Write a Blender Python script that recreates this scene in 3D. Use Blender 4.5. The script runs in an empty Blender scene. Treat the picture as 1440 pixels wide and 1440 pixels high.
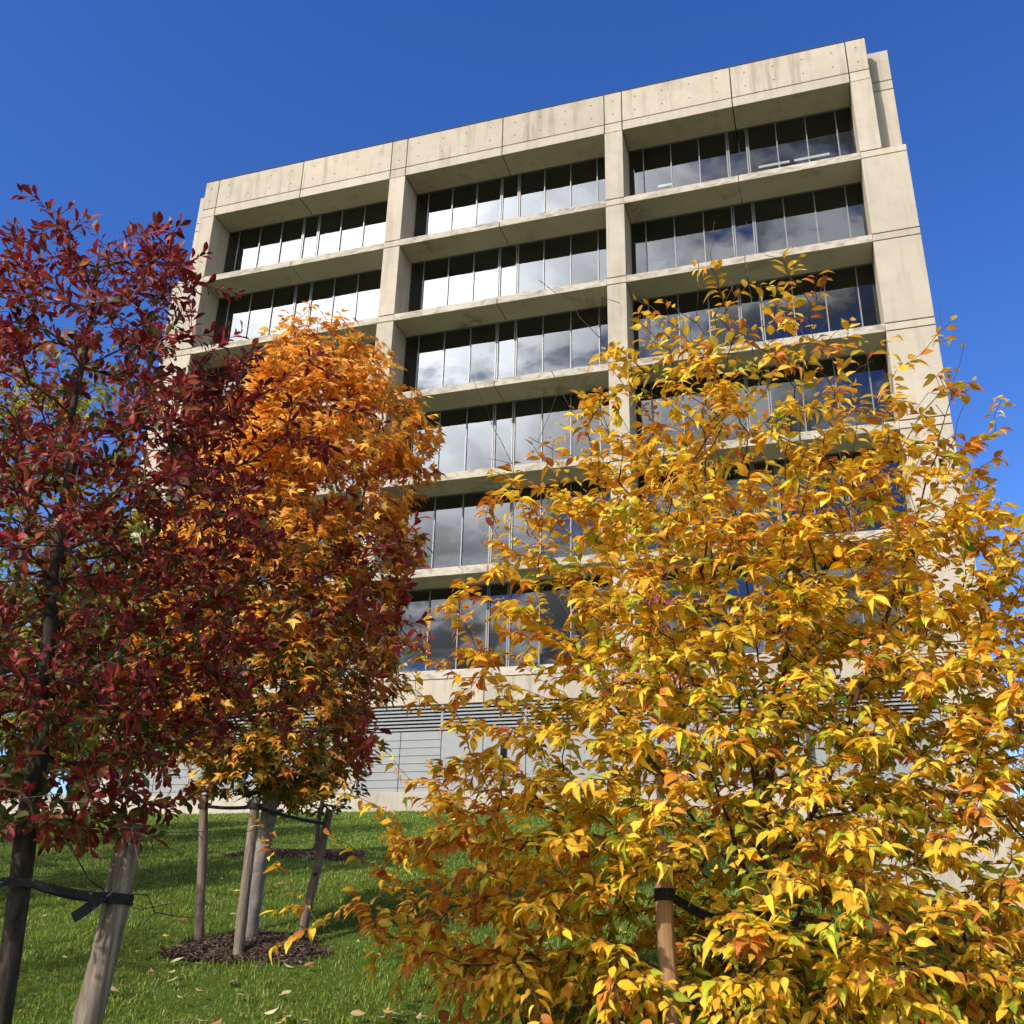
import bpy, math, random
import numpy as np
from mathutils import Vector

random.seed(7)
rng = np.random.default_rng(11)
scene = bpy.context.scene
COL = scene.collection

# ---------------------------------------------------------------- camera frame
YAW, PITCH, ROLL, FPX = -0.3161, 0.3958, 0.0244, 1401.5
EYE = np.array([0.0, 0.0, 1.6])
_f = np.array([math.sin(YAW)*math.cos(PITCH), math.cos(YAW)*math.cos(PITCH), math.sin(PITCH)])
_r0 = np.array([math.cos(YAW), -math.sin(YAW), 0.0])
_u0 = np.cross(_r0, _f)
CR = math.cos(ROLL)*_r0 + math.sin(ROLL)*_u0
CU = -math.sin(ROLL)*_r0 + math.cos(ROLL)*_u0
CF = _f

# ---------------------------------------------------------------- helpers
def link(o):
    COL.objects.link(o)
    return o

def tag(o, label=None, cat=None, group=None, kind=None):
    if label: o['label'] = label
    if cat: o['category'] = cat
    if group: o['group'] = group
    if kind: o['kind'] = kind
    return o

def empty(name, loc, label=None, cat=None, group=None):
    o = link(bpy.data.objects.new(name, None))
    o.location = loc
    o.empty_display_size = 0.3
    return tag(o, label, cat, group)

def tri_mesh(name, V, T, mat, col=None, smooth=True, loc=(0, 0, 0), parent=None, mats=None, midx=None):
    V = np.asarray(V, dtype=np.float32).reshape(-1, 3)
    T = np.asarray(T, dtype=np.int32).reshape(-1, 3)
    me = bpy.data.meshes.new(name)
    me.vertices.add(len(V)); me.vertices.foreach_set('co', V.ravel())
    me.loops.add(len(T)*3); me.loops.foreach_set('vertex_index', T.ravel())
    me.polygons.add(len(T))
    me.polygons.foreach_set('loop_start', np.arange(0, len(T)*3, 3, dtype=np.int32))
    me.polygons.foreach_set('loop_total', np.full(len(T), 3, dtype=np.int32))
    me.polygons.foreach_set('use_smooth', np.full(len(T), smooth, dtype=bool))
    if mats:
        for m in mats: me.materials.append(m)
        me.polygons.foreach_set('material_index', np.asarray(midx, dtype=np.int32))
    else:
        me.materials.append(mat)
    me.update(calc_edges=True)
    if col is not None:
        a = me.color_attributes.new(name='Col', type='FLOAT_COLOR', domain='POINT')
        c = np.ones((len(V), 4), dtype=np.float32); c[:, :3] = col
        a.data.foreach_set('color', c.ravel())
    o = link(bpy.data.objects.new(name, me))
    o.location = loc
    if parent is not None: o.parent = parent
    return o

class MB:
    """collects boxes, discs and tubes; build() links them as one mesh"""
    def __init__(s): s.v = []; s.f = []; s.m = []
    def box(s, a, b, m=0):
        n = len(s.v)
        (x0, y0, z0), (x1, y1, z1) = a, b
        s.v += [(x0,y0,z0),(x1,y0,z0),(x1,y1,z0),(x0,y1,z0),(x0,y0,z1),(x1,y0,z1),(x1,y1,z1),(x0,y1,z1)]
        for q in ((0,3,2,1),(4,5,6,7),(0,1,5,4),(1,2,6,5),(2,3,7,6),(3,0,4,7)):
            s.f.append(tuple(n+i for i in q)); s.m.append(m)
        return s
    def disc(s, c, r, m=0, k=8):          # facing -y
        n = len(s.v)
        for i in range(k):
            t = 2*math.pi*i/k
            s.v.append((c[0]+r*math.cos(t), c[1], c[2]+r*math.sin(t)))
        s.f.append(tuple(n+i for i in range(k))); s.m.append(m)
        return s
    def build(s, name, mats, parent=None, bevel=0.0, loc=(0, 0, 0)):
        if not isinstance(mats, (list, tuple)): mats = [mats]
        me = bpy.data.meshes.new(name)
        me.from_pydata([tuple(map(float, v)) for v in s.v], [], s.f)
        for m in mats: me.materials.append(m)
        for p, i in zip(me.polygons, s.m): p.material_index = i
        me.update()
        o = link(bpy.data.objects.new(name, me))
        o.location = loc
        if bevel:
            md = o.modifiers.new('edge', 'BEVEL'); md.width = bevel; md.segments = 2; md.limit_method = 'ANGLE'
        if parent is not None: o.parent = parent
        return o

def norm(a):
    a = np.asarray(a, float)
    return a/np.maximum(np.linalg.norm(a, axis=-1, keepdims=True), 1e-9)

def tube(pts, rads, k=6, seed=0, rough=0.0):
    """vertices and triangles of one tapered tube"""
    P = np.asarray(pts, float); n = len(P)
    D = np.zeros_like(P); D[1:-1] = P[2:]-P[:-2]; D[0] = P[1]-P[0]; D[-1] = P[-1]-P[-2]
    D = norm(D)
    ref = np.array([0.31, 0.95, 0.05])
    X = norm(np.cross(D, ref)); Y = np.cross(D, X)
    a = np.arange(k)*2*math.pi/k
    R = np.asarray(rads, float)[:, None]
    if rough:
        g = np.random.default_rng(seed)
        R = R*(1+rough*g.normal(size=(n, k)))
    else:
        R = np.repeat(R, k, 1)
    V = P[:, None, :] + R[..., None]*(np.cos(a)[None, :, None]*X[:, None, :] + np.sin(a)[None, :, None]*Y[:, None, :])
    V = V.reshape(-1, 3)
    i = np.arange(n-1)[:, None]*k; j = np.arange(k)[None, :]; j2 = (j+1) % k
    q = np.stack([i+j, i+j2, i+k+j2, i+k+j], -1).reshape(-1, 4)
    T = np.concatenate([q[:, [0, 1, 2]], q[:, [0, 2, 3]]])
    # caps
    V = np.concatenate([V, P[[0]], P[[-1]]])
    c0, c1 = len(V)-2, len(V)-1
    jj = np.arange(k)
    T = np.concatenate([T, np.stack([np.full(k, c0), (jj+1) % k, jj], -1),
                        np.stack([np.full(k, c1), (n-1)*k+jj, (n-1)*k+(jj+1) % k], -1)])
    return V, T

def merge(parts):
    V = []; T = []; n = 0
    for v, t in parts:
        V.append(v); T.append(t+n); n += len(v)
    return np.concatenate(V), np.concatenate(T)

# ---------------------------------------------------------------- materials
class NT:
    def __init__(s, name):
        s.m = bpy.data.materials.new(name); s.m.use_nodes = True
        s.t = s.m.node_tree; s.t.nodes.clear()
        s.out = s.n('ShaderNodeOutputMaterial')
    def n(s, typ, **kw):
        o = s.t.nodes.new(typ)
        for k, v in kw.items(): setattr(o, k, v)
        return o
    def l(s, a, b): s.t.links.new(a, b)
    def noise(s, vec, scale, detail=4, rough=0.55, dist=0.0):
        o = s.n('ShaderNodeTexNoise'); o.inputs['Scale'].default_value = scale
        o.inputs['Detail'].default_value = detail; o.inputs['Roughness'].default_value = rough
        o.inputs['Distortion'].default_value = dist
        if vec is not None: s.l(vec, o.inputs['Vector'])
        return o.outputs['Fac']
    def scaled(s, vec, sc):
        o = s.n('ShaderNodeMapping'); o.inputs['Scale'].default_value = sc; s.l(vec, o.inputs['Vector']); return o.outputs[0]
    def ramp(s, fac, stops):
        o = s.n('ShaderNodeValToRGB'); s.l(fac, o.inputs[0])
        e = o.color_ramp.elements
        while len(e) < len(stops): e.new(0.5)
        for x, (p, c) in zip(e, stops):
            x.position = p; x.color = (*c, 1) if len(c) == 3 else c
        return o.outputs[0]
    def mix(s, fac, a, b, mode='MIX'):
        o = s.n('ShaderNodeMix', data_type='RGBA', blend_type=mode)
        for sock, v in ((o.inputs[0], fac), (o.inputs[6], a), (o.inputs[7], b)):
            if isinstance(v, (int, float)): sock.default_value = v
            elif isinstance(v, tuple): sock.default_value = (*v, 1)
            else: s.l(v, sock)
        return o.outputs[2]
    def math(s, op, a, b=0.0, clamp=False):
        o = s.n('ShaderNodeMath', operation=op, use_clamp=clamp)
        for sock, v in zip(o.inputs, (a, b)):
            if isinstance(v, (int, float)): sock.default_value = v
            else: s.l(v, sock)
        return o.outputs[0]
    def bump(s, h, strength, dist):
        o = s.n('ShaderNodeBump'); o.inputs['Strength'].default_value = strength; o.inputs['Distance'].default_value = dist
        s.l(h, o.inputs['Height']); return o.outputs[0]
    def pos(s): return s.n('ShaderNodeNewGeometry').outputs['Position']
    def bsdf(s, col, rough=0.8, normal=None, spec=0.5, metal=0.0):
        o = s.n('ShaderNodeBsdfPrincipled')
        if isinstance(col, tuple): o.inputs['Base Color'].default_value = (*col, 1)
        else: s.l(col, o.inputs['Base Color'])
        if isinstance(rough, (int, float)): o.inputs['Roughness'].default_value = rough
        else: s.l(rough, o.inputs['Roughness'])
        o.inputs['Specular IOR Level'].default_value = spec
        o.inputs['Metallic'].default_value = metal
        if normal is not None: s.l(normal, o.inputs['Normal'])
        return o.outputs[0]
    def end(s, sh): s.l(sh, s.out.inputs['Surface']); return s.m

def m_concrete(name, base, dark=0.72, stain=0.5):
    t = NT(name); p = t.pos()
    big = t.noise(p, 0.35, 5, 0.6)
    mid = t.noise(p, 2.2, 6, 0.65)
    streak = t.noise(t.scaled(p, (2.6, 2.6, 0.22)), 1.0, 5, 0.62)
    fine = t.noise(p, 38.0, 3, 0.6)
    c = t.mix(t.ramp(big, [(0.35, (0, 0, 0)), (0.7, (1, 1, 1))]), tuple(x*0.9 for x in base), tuple(min(1, x*1.06) for x in base))
    c = t.mix(t.math('MULTIPLY', t.ramp(mid, [(0.45, (0, 0, 0)), (0.75, (1, 1, 1))]), 0.5), c, tuple(x*0.72 for x in base))
    st = t.math('MULTIPLY', t.ramp(streak, [(0.50, (0, 0, 0)), (0.70, (1, 1, 1))]), stain)
    c = t.mix(st, c, (base[0]*0.5, base[1]*0.49, base[2]*0.46))
    c = t.mix(t.math('MULTIPLY', t.ramp(fine, [(0.55, (0, 0, 0)), (0.8, (1, 1, 1))]), 0.25), c, tuple(x*0.6 for x in base))
    oi = t.n('ShaderNodeObjectInfo').outputs['Random']
    c = t.mix(1.0, c, t.ramp(oi, [(0.0, (0.90, 0.90, 0.90)), (0.5, (0.99, 0.985, 0.98)), (1.0, (1.06, 1.05, 1.03))]), 'MULTIPLY')
    return t.end(t.bsdf(c, 0.88, t.bump(t.math('ADD', fine, t.math('MULTIPLY', mid, 0.8)), 0.25, 0.01), 0.25))

def m_ledge(base):
    t = NT('ledge_concrete'); p = t.pos()
    big = t.noise(p, 0.5, 5, 0.6)
    grime = t.noise(t.scaled(p, (1.0, 1.0, 2.5)), 1.7, 7, 0.72, 0.6)
    fine = t.noise(p, 30.0, 4, 0.65)
    c = t.mix(t.ramp(big, [(0.35, (0, 0, 0)), (0.7, (1, 1, 1))]), tuple(x*0.86 for x in base), tuple(min(1, x*1.06) for x in base))
    sp = t.n('ShaderNodeSeparateXYZ'); t.l(t.n('ShaderNodeNewGeometry').outputs['Normal'], sp.inputs[0])
    under = t.math('GREATER_THAN', t.math('MULTIPLY', sp.outputs[2], -1.0), 0.5)
    patch = t.ramp(t.noise(p, 0.55, 3, 0.5), [(0.5, (0, 0, 0)), (0.66, (1, 1, 1))])
    amt = t.math('ADD', t.math('MULTIPLY', t.math('SUBTRACT', 1.0, under), 0.72), t.math('MULTIPLY', under, t.math('MULTIPLY', patch, 0.75)))
    c = t.mix(t.math('MULTIPLY', t.ramp(grime, [(0.46, (0, 0, 0)), (0.60, (1, 1, 1))]), amt), c, (base[0]*0.38, base[1]*0.38, base[2]*0.36))
    c = t.mix(t.math('MULTIPLY', t.ramp(fine, [(0.5, (0, 0, 0)), (0.75, (1, 1, 1))]), 0.35), c, tuple(x*0.55 for x in base))
    return t.end(t.bsdf(c, 0.9, t.bump(fine, 0.35, 0.01), 0.2))

CONC = (0.505, 0.435, 0.35)
M = {}
M['concrete'] = m_concrete('smooth_concrete', CONC, stain=0.38)
M['parapet'] = m_concrete('streaked_concrete', (0.485, 0.415, 0.335), stain=0.75)
M['ledge'] = m_ledge((0.53, 0.465, 0.375))
M['base'] = m_concrete('plinth_concrete', (0.48, 0.415, 0.335), stain=0.6)
t = NT('dark_hole'); M['hole'] = t.end(t.bsdf((0.03, 0.027, 0.022), 0.9))
t = NT('joint_sealant'); M['joint'] = t.end(t.bsdf((0.05, 0.045, 0.04), 0.9))
t = NT('aluminium'); p = t.pos()
M['alu'] = t.end(t.bsdf(t.mix(t.noise(p, 3.0), (0.13, 0.13, 0.135), (0.19, 0.19, 0.195)), 0.45, None, 0.5, 0.3))
t = NT('pale_grey_metal'); p = t.pos()
M['panel'] = t.end(t.bsdf(t.mix(t.noise(p, 1.3), (0.22, 0.22, 0.225), (0.29, 0.29, 0.29)), 0.5))
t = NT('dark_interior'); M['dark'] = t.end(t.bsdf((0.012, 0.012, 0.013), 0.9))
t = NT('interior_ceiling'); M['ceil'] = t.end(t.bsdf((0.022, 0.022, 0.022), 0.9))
t = NT('window_blind'); M['blind'] = t.end(t.bsdf((0.75, 0.8, 0.8), 0.8))
t = NT('lit_tube'); e = t.n('ShaderNodeEmission'); e.inputs[0].default_value = (1, 0.95, 0.85, 1); e.inputs[1].default_value = 1.6
M['tube'] = t.end(e.outputs[0])

# reflective tinted glass
t = NT('tinted_glass')
p = t.pos()
gl = t.n('ShaderNodeBsdfGlossy'); gl.inputs['Roughness'].default_value = 0.0
gl.inputs['Color'].default_value = (0.93, 0.96, 1, 1)
wav = t.bump(t.noise(p, 0.55, 2, 0.4), 0.05, 0.1)
t.l(wav, gl.inputs['Normal'])
tr = t.n('ShaderNodeBsdfTransparent'); tr.inputs[0].default_value = (0.34, 0.37, 0.38, 1)
fr = t.n('ShaderNodeFresnel'); fr.inputs[0].default_value = 1.5
mx = t.n('ShaderNodeMixShader')
t.l(t.math('ADD', t.math('MULTIPLY', fr.outputs[0], 1.0), 0.06, True), mx.inputs[0])
t.l(tr.outputs[0], mx.inputs[1]); t.l(gl.outputs[0], mx.inputs[2])
M['glass'] = t.end(mx.outputs[0])

def m_leaf(name, rough, spec, trans, tgain=1.0, spots=0.3):
    t = NT(name); p = t.pos()
    a = t.n('ShaderNodeVertexColor'); a.layer_name = 'Col'
    n1 = t.noise(p, 60.0, 3, 0.6)
    c = t.mix(t.math('MULTIPLY', t.ramp(n1, [(0.52, (0, 0, 0)), (0.75, (1, 1, 1))]), spots), a.outputs[0], (0.45, 0.33, 0.2), 'MULTIPLY')
    b = t.bsdf(c, rough, t.bump(t.noise(p, 140.0, 2), 0.2, 0.002), spec)
    tl = t.n('ShaderNodeBsdfTranslucent')
    c2 = t.mix(1.0, c, (tgain, tgain, tgain), 'MULTIPLY')
    t.l(c2, tl.inputs[0])
    m = t.n('ShaderNodeMixShader'); m.inputs[0].default_value = trans
    t.l(b, m.inputs[1]); t.l(tl.outputs[0], m.inputs[2])
    return t.end(m.outputs[0])
M['leaf_yellow'] = m_leaf('yellow_leaf', 0.55, 0.25, 0.38, spots=0.55)
M['leaf_red'] = m_leaf('red_leaf', 0.45, 0.3, 0.34, spots=0.5)
M['leaf_maple'] = m_leaf('maple_leaf', 0.55, 0.3, 0.38)
M['leaf_green'] = m_leaf('green_leaf', 0.4, 0.5, 0.25)
M['leaf_fallen'] = m_leaf('fallen_leaf', 0.75, 0.2, 0.1, spots=0.5)

def m_bark(name, c0, c1, sc=(1, 1, 0.25), s=40.0, bumpd=0.01):
    t = NT(name); p = t.pos()
    a = t.noise(t.scaled(p, sc), s, 6, 0.7, 0.4)
    b = t.noise(p, 9.0, 4, 0.6)
    c = t.mix(t.ramp(a, [(0.3, (0, 0, 0)), (0.7, (1, 1, 1))]), c0, c1)
    c = t.mix(t.math('MULTIPLY', t.ramp(b, [(0.5, (0, 0, 0)), (0.7, (1, 1, 1))]), 0.4), c, tuple(min(1, x*1.6+0.02) for x in c1))
    return t.end(t.bsdf(c, 0.9, t.bump(a, 0.9, bumpd), 0.2))
M['bark_dark'] = m_bark('dark_bark', (0.018, 0.013, 0.01), (0.07, 0.054, 0.043))
M['bark_grey'] = m_bark('smooth_grey_bark', (0.14, 0.12, 0.10), (0.25, 0.22, 0.19), (1, 1, 3), 14.0, 0.004)
M['bark_brown'] = m_bark('brown_bark', (0.05, 0.034, 0.024), (0.13, 0.095, 0.07))
M['twig'] = m_bark('twig_bark', (0.05, 0.028, 0.02), (0.12, 0.07, 0.05))
def m_wood(name, c0, c1, c2):
    t = NT(name); p = t.pos()
    g = t.noise(t.scaled(p, (1, 1, 0.045)), 75.0, 6, 0.65, 0.25)
    b = t.noise(t.scaled(p, (1, 1, 0.4)), 8.0, 4, 0.6)
    k = t.noise(p, 16.0, 2, 0.5)
    c = t.mix(t.ramp(g, [(0.32, (0, 0, 0)), (0.68, (1, 1, 1))]), c0, c1)
    c = t.mix(t.math('MULTIPLY', t.ramp(b, [(0.45, (0, 0, 0)), (0.7, (1, 1, 1))]), 0.6), c, c2)
    c = t.mix(t.ramp(k, [(0.70, (0, 0, 0)), (0.76, (1, 1, 1))]), c, tuple(x*0.3 for x in c0))
    return t.end(t.bsdf(c, 0.85, t.bump(g, 0.8, 0.006), 0.2))
M['wood_grey'] = m_wood('weathered_grey_wood', (0.07, 0.052, 0.038), (0.33, 0.26, 0.195), (0.15, 0.115, 0.088))
M['wood_bark'] = m_wood('rough_bark_wood', (0.09, 0.06, 0.045), (0.30, 0.21, 0.16), (0.18, 0.12, 0.09))
M['wood_tan'] = m_wood('tan_wood', (0.22, 0.125, 0.06), (0.45, 0.28, 0.14), (0.36, 0.21, 0.10))
t = NT('black_webbing'); p = t.pos()
w = t.noise(t.scaled(p, (1, 1, 1)), 160.0, 2)
M['strap'] = t.end(t.bsdf(t.mix(t.ramp(t.noise(p, 60.0, 5, 0.7), [(0.62, (0, 0, 0)), (0.7, (1, 1, 1))]), (0.012, 0.012, 0.013), (0.16, 0.16, 0.16)), 0.7, t.bump(w, 0.4, 0.002), 0.3))

# lawn soil under the blades
t = NT('lawn_ground'); p = t.pos()
n1 = t.noise(p, 0.7, 5, 0.6); n2 = t.noise(p, 24.0, 5, 0.7); n3 = t.noise(p, 3.2, 4, 0.6)
c = t.mix(n2, (0.03, 0.05, 0.008), (0.12, 0.17, 0.02))
c = t.mix(t.math('MULTIPLY', t.ramp(n3, [(0.45, (0, 0, 0)), (0.7, (1, 1, 1))]), 0.5), c, (0.11, 0.19, 0.025))
c = t.mix(t.math('MULTIPLY', t.ramp(n1, [(0.6, (0, 0, 0)), (0.75, (1, 1, 1))]), 0.4), c, (0.12, 0.12, 0.04))
M['lawn'] = t.end(t.bsdf(c, 0.95, t.bump(n2, 1.0, 0.04), 0.1))
t = NT('grass_blade'); a = t.n('ShaderNodeVertexColor'); a.layer_name = 'Col'
b = t.bsdf(a.outputs[0], 0.5, None, 0.25); tl = t.n('ShaderNodeBsdfTranslucent'); t.l(a.outputs[0], tl.inputs[0])
m = t.n('ShaderNodeMixShader'); m.inputs[0].default_value = 0.3; t.l(b, m.inputs[1]); t.l(tl.outputs[0], m.inputs[2])
M['grass'] = t.end(m.outputs[0])
t = NT('bark_mulch'); a = t.n('ShaderNodeVertexColor'); a.layer_name = 'Col'
M['mulch'] = t.end(t.bsdf(a.outputs[0], 0.95, None, 0.1))

# ---------------------------------------------------------------- terrain
HY = np.array([-400, -60, -20, -6, 0, 2.5, 4.7, 5.3, 6.2, 8, 12, 20, 32.6, 36, 400])
HZ = np.array([-4, -3, -2, -0.8, 0, 0.78, 1.10, 1.24, 1.48, 1.85, 2.45, 3.6, 5.2, 5.3, 5.4])
def height(x, y):
    x = np.asarray(x, float); y = np.asarray(y, float)
    h = sum(w*np.interp(y+o, HY, HZ) for o, w in ((-0.6, .25), (-0.3, .25), (0.3, .25), (0.6, .25)))
    k = np.clip((x-(1.3-0.19*np.clip(y, 0, 40)))/6.0, 0, 1); k = k*k*(3-2*k)
    h = h*(1-k) + np.minimum(h, np.interp(y, [-400, 0, 8, 30, 400], [-4, -0.2, -0.1, 0.1, 0.2]))*k
    h = h + 0.025*np.sin(1.7*x+0.6*y)*np.sin(1.1*y-0.4*x) + 0.012*np.sin(4.3*x)*np.sin(3.9*y+1)
    return h
def H(x, y): return float(height(x, y))

gx = np.unique(np.concatenate([np.linspace(-500, -40, 24), np.linspace(-40, -12, 40), np.linspace(-12, 12, 161), np.linspace(12, 45, 50), np.linspace(45, 500, 24)]))
gy = np.unique(np.concatenate([np.linspace(-500, -20, 24), np.linspace(-20, 0, 30), np.linspace(0, 16, 121), np.linspace(16, 40, 60), np.linspace(40, 500, 24)]))
X, Y = np.meshgrid(gx, gy)
V = np.stack([X, Y, height(X, Y)], -1).reshape(-1, 3)
nx = len(gx); i, j = np.meshgrid(np.arange(nx-1), np.arange(len(gy)-1))
b0 = (j*nx+i).ravel()
T = np.concatenate([np.stack([b0, b0+1, b0+nx+1], -1), np.stack([b0, b0+nx+1, b0+nx], -1)])
tag(tri_mesh('ground', V, T, M['lawn']), kind='structure')

# ---------------------------------------------------------------- office building
S = 3.9; X0 = -16.956; YF = 32.63; Z0 = 33.16
def bx(u): return u*S + X0
def bz(v): return v*S + Z0
A0, A1, B0, B1 = 0.0, 0.1973, 2.5746, 2.7719
L1, L0, R0, R1, EE = -2.3772, -2.575, 5.1491, 5.3506, 5.5717
LE = L0-(EE-R1)
TH, VJ, VR, DEP, SET = 0.0826, 0.123, 0.5516, 0.352*S, 0.21*S
GAP = 0.021
WIDE = 18.0
bld = empty('office_building', (bx(1.5), YF, 5.2), 'seven storey beige concrete office block with deep set ribbon windows on the hill', 'building')
OX, OY, OZ = bld.location
def B(mb, name, mats, bevel=0.0, parent=None):
    mb.v = [(x-OX, y-OY, z-OZ) for x, y, z in mb.v]
    return mb.build(name, mats, parent or bld, bevel)
def UB(u0, u1, y0, y1, v0, v1, m=0, mb=None):
    mb = mb or MB()
    return mb.box((bx(u0), YF+y0, bz(v0)), (bx(u1), YF+y1, bz(v1)), m)
g = GAP/S
bays = [(L1, A0), (A1, B0), (B1, R0)]
mids = [(a+b)/2 for a, b in bays]
# parapet panels with tie holes, lintel blocks below them
edges = [L0, L1, mids[0], A0, A1, mids[1], B0, B1, mids[2], R0, R1]
for a, b in zip(edges[:-1], edges[1:]):
    mb = UB(a+g, b-g, 0, 0.34, VJ+g, VR)
    w = (b-a)*S; nh = 1 if w < 1 else 4
    for k in range(nh):
        hx = bx(a) + w*(k+0.5)/nh
        for vv in (0.29, 0.74):
            mb.disc((hx, YF-0.004, bz(VJ+(VR-VJ)*vv)), 0.032, 1)
    B(mb, 'parapet_panel', [M['parapet'], M['hole']], 0.012)
    B(UB(a+g, b-g, 0, DEP+0.1, 0.0, VJ-g), 'lintel', M['concrete'], 0.012)
    B(UB(a+g, b-g, -0.02, 0.36, VR+0.002, VR+0.012), 'parapet_cap', M['joint'])
B(UB(L0+0.01, R1-0.01, 0.345, 0.42, VJ-g*3, VR-0.03), 'parapet_back', M['joint'])
# recessed end walls of the top storey
for a, b in ((LE, L0), (R1, EE)):
    lo, hi = (a, b+0.04) if a < 0 else (a-0.04, b)
    B(UB(lo, hi, SET, SET+4, VJ+g, VR-0.02), 'end_wall', M['concrete'], 0.012)
    B(UB(lo, hi, SET, SET+4, g, VJ-g), 'end_wall', M['concrete'], 0.012)
    B(UB(lo, hi, SET, SET+4, -1+TH+g, -g), 'end_wall', M['concrete'], 0.012)
# columns and piers, one piece per storey, with a block at every ledge
cols = [(A0, A1, A0, A1), (B0, B1, B0, B1), (L0, L1, LE, L1), (R0, R1, R0, EE)]
for (a, b, a2, b2) in cols:
    for k in range(6):
        lo, hi = (a, b) if k == 0 else (a2, b2)
        B(UB(lo+(0 if lo != A0 and lo != B0 else 0), hi, 0, DEP+0.12, -k-1+TH+g, -k-g), 'column', M['concrete'], 0.012)
        B(UB(a2, b2, 0.002, DEP+0.12, -k-1+g, -k-1+TH-g), 'column_block', M['concrete'], 0.012)
    B(UB(a2, b2, 0, DEP+0.12, -9.2, -6-g), 'column', M['base'], 0.012)
    B(UB(a2+0.02, b2-0.02, 0.05, DEP, -9.1, -1.0), 'column_core', M['joint'])
    B(UB(a+0.02, b-0.02, 0.05, DEP, -1.0, VR-0.05), 'column_core', M['joint'])
# ledges under every window row (two lengths per bay with a joint)
for (a, b), mc in zip(bays, mids):
    for k in range(1, 7):
        for s0, s1 in ((a+0.002, mc-g*0.7), (mc+g*0.7, b-0.002)):
            B(UB(s0, s1, 0.004, DEP+0.1, -k, -k+TH), 'ledge', M['ledge'], 0.015)
# windows: a ribbon per bay and storey
def window(a, b, k, mc):
    v0, v1 = -k-1+TH, -k
    x0, x1 = bx(a), bx(b); z0, z1 = bz(v0), bz(v1); y = YF+DEP
    fr = MB()
    W = x1-x0
    cen = 0.82; endw = 0.64; pw = (W-2*endw-cen)/6
    xs = [(x0+endw+pw*i, 0.046) for i in range(3)] + [(x0+endw+3*pw, 0.13), (x0+endw+3*pw+cen, 0.13)] + [(x1-endw-pw*i, 0.046) for i in (2, 1, 0)]
    for xx, ww in xs:
        fr.box((xx-ww/2, y-0.05, z0+0.05), (xx+ww/2, y+0.04, z1-0.05))
        if ww > 0.1: fr.box((xx-0.012, y-0.058, z0+0.05), (xx+0.012, y-0.051, z1-0.05), 1)
    fr.box((x0, y-0.04, z0), (x1, y+0.05, z0+0.05)); fr.box((x0, y-0.04, z1-0.05), (x1, y+0.05, z1))
    w = B(fr, 'window', [M['alu'], M['hole']], 0.0)
    gp = MB()
    # each pane is set with its own very slight tilt, as real glazing is
    brk = [x0] + [q for q, _ in xs] + [x1]
    for q0, q1 in zip(brk[:-1], brk[1:]):
        d = random.uniform(-0.007, 0.007); d2 = random.uniform(-0.006, 0.006)
        n = len(gp.v)
        gp.v += [(q0, y+0.005+d2, z0+0.02), (q1, y+0.005-d2+d, z0+0.02), (q1, y+0.005-d2, z1-0.02), (q0, y+0.005+d2-d, z1-0.02)]
        gp.f.append((n, n+1, n+2, n+3)); gp.m.append(0)
    gp.v = [(px-OX, py-OY, pz-OZ) for px, py, pz in gp.v]
    o = gp.build('pane', M['glass'], w)
    return w
for (a, b), mc in zip(bays, mids):
    for k in range(6): window(a, b, k, mc)
# interior: floors, back wall, side and rear walls, roof
for k in range(0, 7):
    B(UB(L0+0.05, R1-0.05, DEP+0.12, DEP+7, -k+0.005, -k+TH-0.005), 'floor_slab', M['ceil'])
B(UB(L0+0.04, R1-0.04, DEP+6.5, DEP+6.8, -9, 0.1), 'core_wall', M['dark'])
for a, b in ((LE+0.01, L0+0.06), (R1-0.06, EE-0.01)):
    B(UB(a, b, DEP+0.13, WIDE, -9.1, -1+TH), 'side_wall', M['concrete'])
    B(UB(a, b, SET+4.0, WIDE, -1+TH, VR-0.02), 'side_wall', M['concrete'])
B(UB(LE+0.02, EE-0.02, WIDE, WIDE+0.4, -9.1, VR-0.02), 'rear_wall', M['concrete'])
B(UB(L0+0.03, R1-0.03, 0.35, WIDE, 0.30, 0.36), 'roof', M['joint'])
# ceiling tubes seen through the top right window, and a pale blind below
cz = bz(-0.045); cy = YF+3.63
for u0, u1 in ((4.15, 4.49), (4.54, 4.92), (3.0, 3.17)):
    B(MB().box((bx(u0), cy, cz-0.05), (bx(u1), cy+0.09, cz)), 'ceiling_lamp', M['tube'])
B(MB().box((bx(2.99), YF+DEP+0.25, bz(-1.92)), (bx(3.22), YF+DEP+0.27, bz(-1.50))), 'window_blind', M['blind'])
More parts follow.
